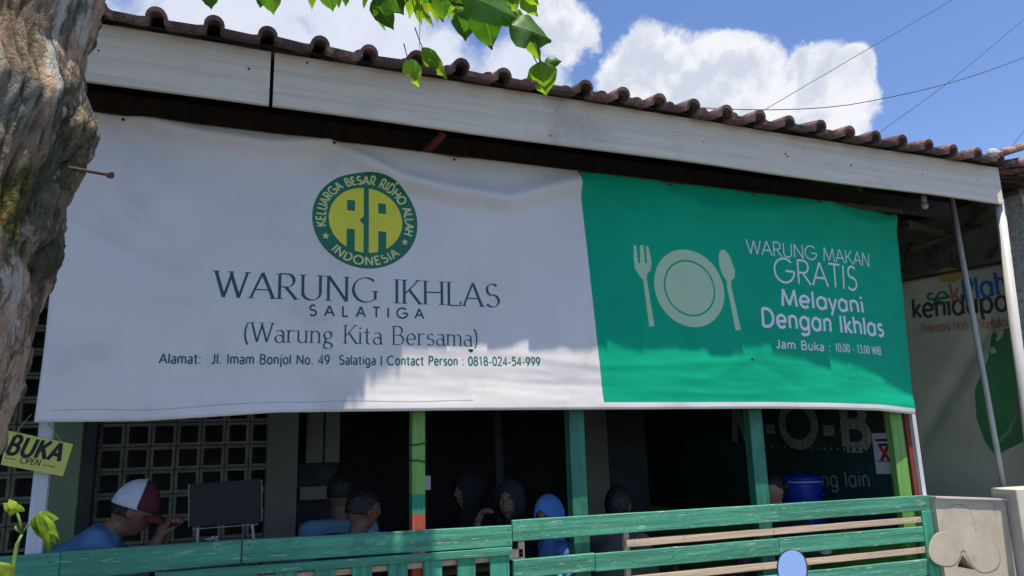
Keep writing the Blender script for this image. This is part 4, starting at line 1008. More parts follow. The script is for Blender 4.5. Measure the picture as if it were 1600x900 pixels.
def bark_mat():
    m = bpy.data.materials.new('bark'); m.use_nodes = True; t = NT(m.node_tree); m.node_tree.nodes.clear()
    out = t.n('ShaderNodeOutputMaterial'); p = t.n('ShaderNodeBsdfPrincipled'); co = t.n('ShaderNodeTexCoord').outputs['Object']
    geo = t.n('ShaderNodeNewGeometry')
    st = t.v('MULTIPLY', co, (1, 1, .45)); wv = t.v('ADD', st, t.v('SCALE', t.noise(co, 6, 4, .6, col=True), scale=.10))
    big = t.noise(wv, 9, 8, .65); mid = t.noise(wv, 30, 7, .7); fine = t.noise(co, 150, 4, .7)
    c = t.ramp(big, [(.34, (.13, .09, .065)), (.44, (.31, .225, .175)), (.54, (.42, .34, .28)), (.66, (.36, .255, .205))])
    c = t.mix(t.smooth(mid, .50, .58), c, (.46, .43, .36)); c = t.mix(t.m('MULTIPLY', t.smooth(mid, .47, .40), .85), c, (.055, .047, .042))
    lic = t.noise(co, 7, 8, .7); c = t.mix(t.m('MULTIPLY', t.smooth(lic, .52, .60), .75), c, (.16, .20, .13))
    och = t.noise(t.v('ADD', co, (5, 1, 2)), 8, 6, .7); c = t.mix(t.m('MULTIPLY', t.smooth(och, .60, .68), .85), c, (.22, .125, .035))
    za_ = t.n('ShaderNodeAttribute'); za_.attribute_name = 'bark_zone'
    zf = t.smooth(t.m('ADD', za_.outputs['Fac'], t.m('MULTIPLY_ADD', mid, .5, -.25)), .3, .7)
    rug = t.ramp(t.noise(wv, 22, 9, .72), [(.36, (.035, .036, .026)), (.47, (.11, .115, .080)), (.56, (.24, .225, .175)), (.66, (.40, .37, .31))])
    ltb = t.ramp(t.noise(wv, 12, 9, .68), [(.34, (.09, .095, .07)), (.43, (.27, .22, .175)), (.52, (.44, .345, .28)), (.62, (.42, .40, .33)), (.70, (.52, .42, .35))])
    c = t.mix(.85, c, t.mix(zf, ltb, rug)); c = t.mix(1.0, c, (1.35, 1.08, .86), 'MULTIPLY')
    lc2 = t.noise(t.v('ADD', wv, (3, 7, 1)), 13, 9, .72); c = t.mix(t.m('MULTIPLY', t.smooth(lc2, .53, .58), .85), c, (.58, .57, .48)); dk = t.noise(t.v('ADD', t.v('MULTIPLY', co, (1, 1, .35)), (9, 2, 4)), 11, 8, .7); c = t.mix(t.m('MULTIPLY', t.smooth(dk, .55, .60), .75), c, (.06, .065, .04))
    fib = t.noise(t.v('MULTIPLY', wv, (70, 70, 9)), 1, 5, .65); c = t.mix(t.m('MULTIPLY', t.smooth(fib, .46, .34), .65), c, (.05, .035, .025))
    moss = t.m('SUBTRACT', 1.0, t.m('DIVIDE', t.v('DISTANCE', t.v('ADD', co, t.v('SCALE', t.noise(co, 30, 4, .6, col=True), scale=.03)), MOSS), .085))
    gz = t.noise(t.v('MULTIPLY', co, (2.2, 2.2, .7)), 2.4, 7, .65); c = t.mix(t.m('MULTIPLY', t.smooth(gz, .57, .63), .6), c, (.07, .085, .05))
    c = t.mix(t.smooth(moss, .0, .25), c, t.mix(t.smooth(t.noise(co, 60, 5, .7), .4, .62), (.035, .045, .012), (.19, .135, .035)))
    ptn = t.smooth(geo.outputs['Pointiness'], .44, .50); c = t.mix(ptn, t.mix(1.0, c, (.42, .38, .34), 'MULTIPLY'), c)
    t.put(p.inputs['Base Color'], c); p.inputs['Roughness'].default_value = .92; p.inputs['Specular IOR Level'].default_value = .2
    bn = t.n('ShaderNodeBump'); bn.inputs['Strength'].default_value = .9; bn.inputs['Distance'].default_value = .012
    t.put(bn.inputs['Height'], t.m('ADD', t.m('MULTIPLY', mid, .8), t.m('ADD', t.m('MULTIPLY', fine, .35), t.m('MULTIPLY_ADD', fib, 1.2, t.m('MULTIPLY', big, .6))))); t.l(bn.outputs[0], p.inputs['Normal'])
    t.l(p.outputs[0], out.inputs[0]); return m
mo = on(66, 350, TYD-.13); MOSS = tuple(mo-wloc(tree)+Vector((.03, .03, .04)))
M['bark'] = bark_mat()
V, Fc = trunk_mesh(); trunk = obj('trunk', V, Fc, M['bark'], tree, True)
za = trunk.data.attributes.new('bark_zone', 'FLOAT', 'POINT'); za.data.foreach_set('value', ZONE)
# burl on the right side of the trunk
def burl(c, r, seed):
    mb = MB(); mb.ell(c, r, 28)
    mb.v = [v+(v-Vector(c)).normalized()*(.014*noise.fractal((v-Vector(c))*26+Vector((seed, 0, 0)), 1, 2, 5)) for v in mb.v]
    return mb.build('burl', M['bark'], tree, True)
pass
nl = on(108, 262, TYD-.06); ne = on(170, 273, TYD-.10); MB().tube([nl, ne], .0024, 8).tube([ne, ne+(ne-nl).normalized()*.005], .0048, 8).build('nail', M['rustnail'], tree)
# limbs
limbs = MB()
top = cen[-1][0]
limbs.tube([top-Vector((.1, 0, .8)), top+Vector((.1, .2, 0)), top+Vector((.35, .7, .5)), top+Vector((.7, 1.2, .8))], [.13, .10, .07, .03], 12)
limbs.tube([top-Vector((.1, 0, .5)), top+Vector((-.3, .2, .4)), top+Vector((-.9, .7, 1.0)), top+Vector((-1.3, 1.2, 1.3))], [.11, .08, .05, .02], 12)
limbs.tube([top-Vector((.0, 0, .3)), top+Vector((.3, -.4, .5)), top+Vector((.8, -.9, 1.0))], [.10, .07, .03], 12)
limbs.build('limb', M['bark'], tree, True)
def leaf_shape(length, width, bend, curl, seed, wav=.03, n=14, notch=0, tipk=1.0):
    rnd = random.Random(seed); V = []; Fc = []; cols = 8; SS = (-1, -.66, -.33, -.035, .035, .33, .66, 1)
    prof = []
    for i in range(n+1):
        t = i/n; w = (math.sin(math.pi*min(1, t**.75*1.02))**.85)*(1-.25*t) if t < 1 else 0
        if t > .82: w = w*.55+.10*(1-t)/.18
        prof.append(max(0.0, w))
    mx = max(prof)
    for i in range(n+1):
        t = i/n; w = prof[i]/mx*width/2
        for k in range(cols):
            s_ = SS[k]; jag = 1+.045*math.sin(t*19+s_*2+seed)*abs(s_)+wav*rnd.uniform(-1, 1)*abs(s_)
            if notch and s_ > .5 and abs(t-.55) < .12: jag *= .45
            x = s_*w*jag; z = -curl*abs(s_)**1.5*width*.5+.03*length*math.sin(t*9+s_*3+seed)*abs(s_); y = t*length
            b = bend*t; yy = math.sin(b)/max(b, 1e-3)*y if b else y; zz = z-(1-math.cos(b))/max(b, 1e-3)*y if b else z
            V.append(Vector((x, yy, zz)))
    for i in range(n):
        for k in range(cols-1): Fc.append((i*cols+k, i*cols+k+1, (i+1)*cols+k+1, (i+1)*cols+k))
    return V, Fc
def leaf(base, tip, wpx, mt, dist, seed, parent, depth=0, curl=.35, bend=.5, notch=0, name='leaf', tilt=None, stalk=True):
    a = far(*base, dist); b = far(*tip, dist+depth); L = (b-a).length; wd = wpx*1.08/F*dist
    rnd = random.Random(seed); V, Fc = leaf_shape(L*1.02, wd, bend, curl, seed, notch=notch)
    yv = (b-a).normalized(); view = (a-EYE).normalized(); zv = (-view+Vector((rnd.uniform(-.5, .5), rnd.uniform(-.5, .5), rnd.uniform(.1, .8)))*(.8 if tilt is None else tilt)); zv = (zv-zv.dot(yv)*yv).normalized(); xv = yv.cross(zv)
    wdot = abs(zv.dot(view)); s_ = 1/max(.45, wdot)
    P = [a+xv*v.x*s_+yv*v.y+zv*v.z for v in V]
    o = obj(name, P, Fc, [mt, M['vein']], parent, True, [1 if (j % 7) == 3 else 0 for j in range(len(Fc))])
    if stalk: q0 = a-yv*L*.10+Vector((0, 0, L*.12)); tw.tube([a-yv*L*.26+Vector((0, 0, L*.30)), q0, a+yv*.004], [.0013, .001, .0011], 5)
    return o
D = M['leafd']; Lf = M['leafl']; Yf = M['leafy']
tw = MB()
LV = [((322, -25), (328, 16), 26, D, 1.7), ((412, -18), (406, 14), 18, D, 1.7), ((420, -22), (432, 24), 28, D, 1.68), ((486, -20), (490, 16), 12, Lf, 1.7), ((508, -22), (518, 20), 26, D, 1.7),
      ((527, -12), (532, 14), 9, D, 1.72), ((540, -25), (538, 12), 14, D, 1.7), ((572, -12), (571, 15), 7, D, 1.75), ((584, -4), (615, 50), 30, D, 1.6), ((582, 0), (600, 51), 12, D, 1.63),
      ((596, -30), (634, 24), 44, D, 1.62), ((648, -20), (634, 28), 20, Lf, 1.66), ((652, 2), (657, 41), 13, Lf, 1.66), ((662, 18), (679, 41), 8, Lf, 1.66), ((668, -8), (662, 30), 20, Yf, 1.72),
      ((650, -30), (676, 10), 30, D, 1.6), ((688, -22), (698, 36), 28, D, 1.55), ((680, 0), (684, 36), 16, Yf, 1.7), ((706, -4), (724, 22), 22, Yf, 1.72), ((712, 12), (722, 42), 18, Yf, 1.7),
      ((728, 12), (733, 65), 36, D, 1.55), ((752, 6), (774, 79), 46, D, 1.52), ((748, 4), (744, 50), 26, Yf, 1.68), ((722, -10), (822, 21), 46, D, 1.5), ((760, -25), (800, 4), 40, D, 1.6),
      ((796, 38), (866, 50), 44, D, 1.5), ((820, 46), (850, 97), 20, Lf, 1.53), ((850, 99), (878, 92), 17, D, 1.52), ((843, 96), (853, 152), 42, Lf, 1.5), ((798, 18), (824, 42), 22, Yf, 1.62),
      ((659, 74), (700, 126), 22, Lf, 1.58), ((637, 92), (660, 135), 26, Lf, 1.6), ((776, 30), (760, 48), 20, Yf, 1.7), ((690, 6), (700, 30), 22, Lf, 1.68), ((630, -12), (622, 6), 20, D, 1.7),
      ((740, -20), (712, 14), 34, D, 1.58), ((700, -30), (735, -2), 36, D, 1.62), ((790, 20), (812, 46), 24, D, 1.54), ((748, -30), (690, -4), 30, D, 1.66), ((776, 8), (806, 30), 26, D, 1.57), ((735, 5), (765, 40), 28, D, 1.6)]
for i, (b, t, wp, mt, ds) in enumerate(LV):
    leaf(b, t, wp, mt, ds, i*7+3, tree, curl=.35 if i not in (28,) else .6, notch=1 if i in (25, 28, 30, 31) else 0)
rl = random.Random(5)
for k in range(26):
    bx = rl.choice((rl.uniform(560, 700), rl.uniform(690, 830), rl.uniform(690, 830))); by = rl.uniform(-46, -8) if bx > 690 else rl.uniform(-50, -24); an = rl.uniform(-.7, .7)+(bx-700)*.002; ln = rl.uniform(22, 46)
    leaf((bx, by), (bx+ln*math.sin(an), by+ln*math.cos(an)), ln*rl.uniform(.4, .62), rl.choice((D, Lf, Lf, Yf)), rl.uniform(1.56, 1.75), 900+k, tree)
def twig(pts, ds, r0, r1): P = [far(*p, ds) for p in pts]; tw.tube(P, [r0+(r1-r0)*i/(len(P)-1) for i in range(len(P))], 6)
twig([(640, -60), (675, -12), (712, 6), (760, 16), (798, 38), (822, 66), (840, 100)], 1.58, .004, .0012)
twig([(640, -60), (645, 5), (650, 22), (656, 10)], 1.66, .0015, .0008); twig([(420, -60), (500, -30), (600, -25), (660, -30), (730, -50)], 1.66, .003, .004)
twig([(655, -10), (656, 40), (655, 95)], 1.6, .0006, .0006); twig([(798, 38), (790, 20), (770, 12)], 1.56, .001, .001)
twig([(730, -50), (760, -200), (500, -420), (150, -560)], 1.9, .005, .012)
tw.build('twig', M['twig'], tree)
# crown outside the picture: shades the left end of the stall
fol = MB(); rnd = random.Random(11)
cl_ = []
def clump(c, rad, n, flat=.6, size=(.07, .13), sy=1):
    for _ in range(n):
        d = Vector((rnd.gauss(0, 1), rnd.gauss(0, 1), rnd.gauss(0, flat))); d = d.normalized()*rad*rnd.random()**.5
        d.y *= sy; p = Vector(c)+d; s_ = rnd.uniform(*size); a = Vector((rnd.uniform(-1, 1), rnd.uniform(-1, 1), rnd.uniform(-.4, .2))).normalized(); b = a.cross(Vector((rnd.uniform(-.5, .5), rnd.uniform(-.5, .5), 1))).normalized()
        cc = a.cross(b)*s_*.1
        fol.add([p-a*s_, p+b*s_*.5+cc, p+a*s_, p-b*s_*.5+cc], [(0, 1, 2), (0, 2, 3)])
# (ray through banner point (x, z) reaches height h at y = -(h-z)/3.5)
def lim(zz):
    return lerp([(.8, .85), (1.1, .80), (1.25, .70), (1.5, .28), (1.8, .40), (2.0, .66), (2.15, .95), (2.4, 1.1)], zz)
for _ in range(330):
    z = rnd.uniform(4.9, 6.6); zz = rnd.uniform(.75, 2.3); rr = rnd.uniform(.14, .34); L_ = lim(zz)
    x = rnd.uniform(-2.2, L_-rr*.8); y = -(z-zz)/3.62; clump((x+.014*(z-zz), y, z), rr, int(900*rr*rr)+8, sy=.16)
for _ in range(45):   # edge
    z = rnd.uniform(4.9, 5.6); zz = rnd.uniform(.9, 2.2); x = lim(zz)-rnd.uniform(.05, .16); clump((x, -(z-zz)/3.62, z), rnd.uniform(.06, .13), 26, size=(.04, .08), sy=.2)
for _ in range(60): clump((rnd.uniform(-4.5, -.9), rnd.uniform(-5.0, -1.8), rnd.uniform(4.9, 7.0)), .5, 90, size=(.09, .16))
for _ in range(8): z = rnd.uniform(5, 6); zz = rnd.uniform(1.0, 1.25); clump((rnd.uniform(.8, 1.15), -(z-zz)/3.62, z), .08, 14, sy=.2)
fo = fol.build('foliage', M['leafd'], tree); fo['kind'] = 'stuff'

# ------------------------------------------------------------------ young plant at the lower left
pt = thing('young_plant', 'young plant with drooping yellow green leaves in front of the left fence end', 'plant', far(14, 980, 1.9))
PD = 1.9
def ppt(px, py, d=PD): return far(px, py, d)
mb = MB(); mb.tube([ppt(10, 1250), ppt(16, 980), ppt(18, 900), ppt(27, 850), ppt(34, 835)], [.006, .005, .0045, .004, .003], 8)
mb.tube([ppt(33, 836), ppt(31, 815), ppt(26, 798)], .0028, 6); mb.tube([ppt(33, 836), ppt(46, 818), ppt(56, 806)], .002, 6); mb.tube([ppt(31, 832), ppt(25, 828), ppt(24, 822)], .0022, 6)
mb.build('stem', M['stem'], pt, True)
for i, (b, t, wp, mt) in enumerate([((26, 798), (4, 786), 12, Yf), ((26, 800), (31, 788), 14, Lf), ((25, 798), (16, 778), 10, Yf), ((24, 802), (12, 796), 9, Lf),
      ((56, 806), (94, 808), 14, Lf), ((56, 804), (88, 790+60), 22, Lf), ((58, 803), (76, 850), 18, Yf), ((58, 802), (97, 842), 12, Yf), ((58, 804), (60, 835), 16, Lf), ((15, 905), (-8, 878), 20, Yf), ((60, 800), (80, 866), 10, Yf)]):
    leaf(b, t, wp, mt, PD-.01*i*.3, 300+i, pt, curl=.12, bend=.35, stalk=False)

# ------------------------------------------------------------------ people
def frame(yaw): return Matrix.Rotation(yaw, 3, 'Z')
def caps(mb, p0, r0, p1, r1, n=14, sq=1.0, axis=None):
    """tapered capsule; sq flattens along axis"""
    p0, p1 = Vector(p0), Vector(p1); d = p1-p0; L = d.length; d = d/L if L > 1e-6 else Vector((0, 0, 1))
    a = Vector(axis) if axis is not None else d.orthogonal(); a = (a-a.dot(d)*d).normalized(); b = d.cross(a); V = []; Fc = []; m = 5; rings = []
    for i in range(m+1): t = math.pi/2*i/m; rings.append((p0-d*r0*math.cos(t), r0*math.sin(t)))
    for i in range(m+1): t = math.pi/2*i/m; rings.append((p1+d*r1*math.sin(t), r1*math.cos(t)))
    for c, r in rings:
        r = max(r, .0005)
        V += [c+(a*math.cos(2*math.pi*k/n)*sq+b*math.sin(2*math.pi*k/n))*r for k in range(n)]
    for i in range(len(rings)-1):
        for k in range(n): Fc.append((i*n+k, (i*n+(k+1) % n), (i+1)*n+(k+1) % n, (i+1)*n+k))
    Fc += [tuple(range(n-1, -1, -1)), tuple(range((len(rings)-1)*n, len(rings)*n))]
    mb.add(V, Fc)
DG = None
def remesh(mb, name, mt, parent, vox=.008, sm=4):
    me = bpy.data.meshes.new('tmp'); me.from_pydata([tuple(v) for v in mb.v], [], mb.f); o = bpy.data.objects.new('tmp', me); COL.objects.link(o)
    r = o.modifiers.new('r', 'REMESH'); r.mode = 'VOXEL'; r.voxel_size = vox
    s_ = o.modifiers.new('s', 'SMOOTH'); s_.factor = .5; s_.iterations = sm
    dg = bpy.context.evaluated_depsgraph_get(); m2 = bpy.data.meshes.new_from_object(o.evaluated_get(dg)); bpy.data.objects.remove(o)
    m2.materials.clear(); m2.materials.append(mt); w0 = wloc(parent); m2.transform(Matrix.Translation(-w0))
    m2.polygons.foreach_set('use_smooth', [True]*len(m2.polygons))
    q = bpy.data.objects.new(name, m2); COL.objects.link(q); q.parent = parent; return q
def head_pts(n=34):
    V = []; Fc = []; m = n*2
    for i in range(n+1):
        t = math.pi*i/n
        for k in range(m):
            p = 2*math.pi*k/m; x = math.sin(t)*math.cos(p); y = math.sin(t)*math.sin(p); z = math.cos(t)
            fx = max(0, x); X_ = .098*x; Y_ = .076*y; Z_ = .118*z
            if z < -.1: q = (-z-.1)/.9; Y_ *= 1-.30*q; X_ *= 1-.10*q
            if x < 0: X_ *= 1.02; Z_ += .004
            g = lambda cy, cz, sy, sz: math.exp(-((y-cy)/sy)**2-((z-cz)/sz)**2)*(x > 0)
            X_ += .024*g(0, -.10, .13, .16)+.010*g(0, .10, .10, .15)+.006*g(0, .26, .6, .08)-.012*g(.36, .08, .18, .12)-.012*g(-.36, .08, .18, .12)
            X_ += .008*g(0, -.42, .28, .06)+.007*g(0, -.52, .24, .05)-.005*g(0, -.47, .25, .02)+.010*g(0, -.78, .3, .15)-.004*g(0, -.30, .2, .05)
            V.append(Vector((X_, Y_, Z_)))
    for i in range(n):
        for k in range(m): Fc.append((i*m+k, (i+1)*m+k, (i+1)*m+(k+1) % m, i*m+(k+1) % m))
    return V, Fc
HV, HF = head_pts()
def ik(s, w, pole, l1, l2):
    d = w-s; L = min(d.length, (l1+l2)*.995); d.normalize(); a = (l1*l1-l2*l2+L*L)/(2*L); h = math.sqrt(max(0, l1*l1-a*a))
    p = (pole-pole.dot(d)*d).normalized(); return s+d*a+p*h, s+d*L
def person(head, yaw, label, skin, shirt, hair='short', pitch=0, tilt=0, lean=.12, sc=1.0, hands=None, grip=1.0, hyaw=None, hairmat=None, sleeves='short', cap=False, group='people eating inside the stall', legs=True, hijab=None, glasses=False, stripes=False, hunch=0):
    """head: world position of the head centre; yaw: heading of the body (0 = +x)"""
    hd = Vector(head); Rb = frame(yaw); fwd = Rb @ Vector((1, 0, 0)); lft = Rb @ Vector((0, 1, 0)); up = Vector((0, 0, 1))
    Rh = frame(yaw if hyaw is None else hyaw) @ Matrix.Rotation(tilt, 3, 'X') @ Matrix.Rotation(pitch, 3, 'Y')
    neck = hd-up*(.17-hunch*.10)*sc-fwd*(.035+hunch*.11)*sc; chest = neck-up*.20*sc-fwd*lean*.35*sc; pel = neck-up*.53*sc-fwd*lean*1.0*sc
    root = thing('person', label, 'person', (pel.x, pel.y, .15), group)
    shL = neck-up*.055*sc+lft*.175*sc-fwd*.01; shR = neck-up*.055*sc-lft*.175*sc-fwd*.01
    body = MB(); cl = MB(); tr = MB(); s = sc
    caps(body, neck-up*.04*s, .052*s, hd-up*.04*s-fwd*.01*s, .052*s)
    for V_, mbx, e in ((None, body, 0), (None, cl, .012*s)):
        caps(mbx, pel, .135*s+e, chest, .135*s+e, 18, 1.22, lft); caps(mbx, chest, .13*s+e, neck-up*.075*s, .085*s+e, 18, 1.5, lft)
        for sh in (shL, shR): caps(mbx, neck-up*.05*s, .055*s+e, sh, .058*s+e)
    hs = hands or {}
    wr = []
    for side, sh in (('L', shL), ('R', shR)):
        sg_ = 1 if side == 'L' else -1
        tgt = hs.get(side); tgt = Vector(tgt) if tgt is not None else pel+fwd*.38*s+lft*sg_*.16*s+up*.16*s
        el, wrp = ik(sh, tgt, -up*1.0+lft*sg_*.5-fwd*.3, .29*s, .25*s)
        caps(body, sh, .047*s, el, .038*s); caps(body, el, .038*s, wrp, .025*s)
        end = sh.lerp(el, .8) if sleeves == 'short' else el.lerp(wrp, .92)
        if sleeves == 'short': caps(cl, sh, .060*s, end, .056*s)
        else: caps(cl, sh, .058*s, el, .050*s); caps(cl, el, .050*s, end, .037*s)
        fd = (wrp-el).normalized(); ax2 = fd.cross(up); ax2 = ax2.normalized() if ax2.length > .1 else lft; nm = fd.cross(ax2).normalized()
        palm = wrp+fd*.055*s; caps(body, wrp+fd*.01*s, .022*s, palm, .030*s, 12, .62, nm)
        for k in range(4):
            b0 = palm+ax2*(k-1.5)*.019*s+fd*.024*s; L0 = (.040, .046, .043, .034)[k]*s; c1 = .9*grip; q1 = b0+(fd*math.cos(c1*.5)+nm*math.sin(c1*.5))*L0; q2 = q1+(fd*math.cos(c1*1.4)+nm*math.sin(c1*1.4))*L0*.7; q3 = q2+(fd*math.cos(c1*2.1)+nm*math.sin(c1*2.1))*L0*.5
            caps(body, b0, .0095*s, q1, .009*s, 8); caps(body, q1, .009*s, q2, .0082*s, 8); caps(body, q2, .0082*s, q3, .007*s, 8)
        tb = wrp+fd*.03*s-ax2*sg_*.026*s; t1 = tb+(fd*.7-ax2*sg_*.6+nm*.3).normalized()*.038*s; t2 = t1+(fd*.8+nm*.7).normalized()*.03*s
        caps(body, tb, .0125*s, t1, .011*s, 8); caps(body, t1, .011*s, t2, .0085*s, 8)
    if legs:
        for sg_ in (1, -1):
            hp = pel+lft*sg_*.09*s-up*.02*s; kn = hp+fwd*.42*s+lft*sg_*.03*s; kn.z = max(.15+.44*s, hp.z-.02); an = Vector((kn.x, kn.y, .22))-fwd*.03; toe = an+fwd*.15*s-up*.035
            for mbx, e in ((body, 0), (tr, .010*s)):
                caps(mbx, hp, .082*s+e, kn, .056*s+e); caps(mbx, kn, .055*s+e, an, .036*s+e)
            caps(body, an, .035*s, toe, .026*s)
        caps(tr, pel+lft*.06*s-up*.03, .125*s, pel-lft*.06*s-up*.03, .125*s)
    HP = [hd+Rh @ (v*sc) for v in HV]; body.add(HP, HF)
    for sg_ in (1, -1): body.ell(hd+Rh @ (Vector((-.008, sg_*.077, -.005))*sc), tuple(c*sc for c in (.019, .008, .031)), 8, Rh)
    remesh(body, 'body', skin, root, .0062*sc, 2); remesh(cl, 'shirt', shirt, root, .012, 5)
    if legs: remesh(tr, 'trousers', M['trousers'], root, .013, 5)
    for sg_ in (1, -1):
        e = MB(); ec = hd+Rh @ (Vector((.078, sg_*.0285, .010))*sc); e.ell(ec, (.0105*sc,)*3, 8); eo = e.build('eye', M['eyew'], root, True)
        e = MB(); e.ell(ec+Rh @ (Vector((.0075, 0, 0))*sc), (.0055*sc,)*3, 6); e.build('iris', M['hair'], eo, True)
        bmb = MB(); bmb.tube([hd+Rh @ (Vector(q)*sc) for q in ((.093, sg_*.012, .032), (.092, sg_*.030, .036), (.080, sg_*.048, .030))], [.003*sc, .0035*sc, .002*sc], 6); bmb.build('eyebrow', M['hair'], root, True)
    li = MB(); li.tube([hd+Rh @ (Vector(q)*sc) for q in ((.086, -.024, -.056), (.098, -.010, -.054), (.100, 0, -.055), (.098, .010, -.054), (.086, .024, -.056))], [.002*sc, .005*sc, .005*sc, .005*sc, .002*sc], 6)
    li.build('lips', M['lips'], root, True)
    def shell(fn, scl, mt, name, nz=52, amp=.0, seed=0, thick=.004):
        V_ = []; Fc_ = []; m_ = 104; keep = []
        for i in range(nz+1):
            t = math.pi*i/nz
            for k in range(m_):
                p = 2*math.pi*k/m_; q = Vector((math.sin(t)*math.cos(p), math.sin(t)*math.sin(p), math.cos(t)))
                w_ = Vector((.098*q.x*scl[0], .078*q.y*scl[1], .118*q.z*scl[2]))+Vector(scl[3]); 
                if amp: w_ += q*amp*noise.noise(q*7+Vector((seed, 0, 0)))
                V_.append(hd+Rh @ (w_*sc)); keep.append(fn(q))
        for i in range(nz):
            for k in range(m_):
                f4 = (i*m_+k, (i+1)*m_+k, (i+1)*m_+(k+1) % m_, i*m_+(k+1) % m_)
                if all(keep[j] for j in f4): Fc_.append(f4)
        o = obj(name, V_, Fc_, mt, root, True); sd = o.modifiers.new('t', 'SOLIDIFY'); sd.thickness = thick; return o
    hm_ = hairmat or M['hair']
    if hijab is None and hair:
        cut = -.25 if hair == 'short' else -.45
        shell(lambda q: q.z > .03*math.sin(q.y*23+q.x*17)+(.36 if q.x > .40 else .36-(.40-q.x)*1.0 if q.x > .05 else max(cut, .01-(.05-q.x)*1.6)), (1.07, 1.08, 1.06, (-.006, 0, .006)) if not cap else (1.02, 1.02, 1.0, (-.004, 0, 0)), hm_, 'hair', amp=.005, seed=len(label), thick=.010 if not cap else .005)
        if hair == 'bun': mb_ = MB(); mb_.ell(hd+Rh @ (Vector((-.125, 0, .0))*sc), (.042*sc, .045*sc, .045*sc), 14); mb_.v = [v+(v-hd).normalized()*.005*noise.noise(v*60) for v in mb_.v]; mb_.build('hair_bun', hm_, root, True)
    if cap:
        front = lambda q: q.z > -.02 and q.x > .05; back = lambda q: q.z > -.06 and q.x <= .30
        sc_ = (1.16, 1.20, 1.18, (-.002, 0, .026))
        shell(lambda q: q.z > -.02 and q.x > .02, (1.165, 1.205, 1.185, (-.002, 0, .026)), M['maroon'], 'cap_front')
        shell(lambda q: q.z > -.10 and q.x < .16, sc_, M['capmesh'], 'cap_back')
        V_ = []; Fc_ = []
        for j in range(8):
            for k in range(13):
                a = R(-62+124*k/12); u = j/7; rx = .108+u*.085*math.cos(a*.9)
                V_.append(hd+Rh @ (Vector((rx*math.cos(a)*1.02, .094*math.sin(a)*(1-.1*u), .024-.030*u-.018*math.sin(a)**2*1.4))*sc))
        for j in range(7):
            for k in range(12): Fc_.append((j*13+k, j*13+k+1, (j+1)*13+k+1, (j+1)*13+k))
        o = obj('cap_visor', V_, Fc_, M['maroon'], root, True); sd = o.modifiers.new('t', 'SOLIDIFY'); sd.thickness = .004
        mb_ = MB(); mb_.ell(hd+Rh @ Vector((-.002, 0, .166)), (.007, .007, .004), 6); mb_.build('cap_button', M['capmesh'], root, True)
    if hijab is not None:
        V_ = []; Fc_ = []; nz_, m_ = 46, 72
        sh_c = neck-up*.06*s
        keep = []
        for j in range(nz_+1):
            t = j/nz_
            for k in range(m_):
                p = 2*math.pi*k/m_; ca, sa = math.cos(p), math.sin(p)
                if t < .62:
                    th = t/.62*math.pi*.80; rx, ry, rz = .118, .098, .142; fl = 1+.02*math.sin(p*7)*t
                    q = Rh @ (Vector((rx*math.sin(th)*ca-.006, ry*math.sin(th)*sa*fl, rz*math.cos(th)+.004))*s); v = hd+q
                    if ca > .1 and abs(sa) < .9:
                        pass
                else:
                    u = (t-.62)/.38; th = math.pi*.80; q = Rh @ (Vector((.118*math.sin(th)*ca-.006, .098*math.sin(th)*sa, .142*math.cos(th)+.004))*s)
                    e = u**.55; wx = (.07+.10*e)+.012*math.sin(p*9+3)*u; wy = (.06+.165*e)+.012*math.sin(p*11)*u
                    tgt = sh_c+fwd*wx*ca*s+lft*wy*sa*s-up*(.02+.22*u-.05*e*abs(sa))*s; v = (hd+q).lerp(tgt, min(1, u*2.2)**.8)
                V_.append(v); lq = Rh.transposed() @ (v-hd)/s
                face = (lq.x > .035) and ((lq.y/.058)**2+((lq.z+.022)/.088)**2 < 1)
                keep.append(not face)
        for j in range(nz_):
            for k in range(m_):
                f4 = (j*m_+k, (j+1)*m_+k, (j+1)*m_+(k+1) % m_, j*m_+(k+1) % m_)
                if sum(keep[i] for i in f4) >= 3: Fc_.append(f4)
        o = obj('headscarf', V_, Fc_, hijab, root, True); sd = o.modifiers.new('t', 'SOLIDIFY'); sd.thickness = .004; sd.offset = 1
    if stripes:
        for kk, mt_ in ((0, M['ltblue']), (1, M['eyew'])):
            st_ = MB(); pts_ = [neck+fwd*(.10*math.cos(R(a_)))*s+lft*.16*math.sin(R(a_))*s+up*(-.03-.05*kk*.5+.05*abs(math.sin(R(a_))))*s for a_ in range(-80, 81, 16)]
            st_.tube(pts_, .012*s, 8); st_.build('collar', mt_, root, True)
    if glasses:
        g_ = MB()
        for sg_ in (1, -1): g_.tube([hd+Rh @ (Vector((.106, sg_*.031+.023*math.cos(a_), .008+.019*math.sin(a_)))*sc) for a_ in [k*math.pi/8 for k in range(17)]], .0018, 6)
        g_.tube([hd+Rh @ (Vector((.108, y_, .012))*sc) for y_ in (-.009, 0, .009)], .0018, 6)
        for sg_ in (1, -1): g_.tube([hd+Rh @ (Vector(q)*sc) for q in ((.105, sg_*.054, .012), (.02, sg_*.082, .010))], .0018, 6)
        g_.build('glasses', M['black'], root)
    return root
M['lips'] = mat('lips', (.20, .07, .055), .5, .1, bump=0)
def H(px, py, y): return on(px, py, y)
h1 = H(208, 800, .47)
person(h1, R(4), 'man in a white and maroon cap and blue shirt, hands raised to his mouth', M['skin'], M['blueshirt'], cap=True, pitch=R(20), lean=.34, hunch=1,
       hands={'L': h1+Vector((.14, .05, -.12)), 'R': h1+Vector((.125, -.05, -.13))}, sleeves='short')
h2 = H(568, 797, .55)
person(h2, R(35), 'dark haired man in a black shirt between the black board and the lime post', M['skin'], M['darkcloth'], pitch=R(8), lean=.2, hyaw=R(20), hunch=.35)
h3 = H(532, 770, 1.05)
person(h3, R(75), 'person in a light blue shirt seen from behind beside the black shirted man', M['skin'], M['ltblue'], lean=.25, hair='short')
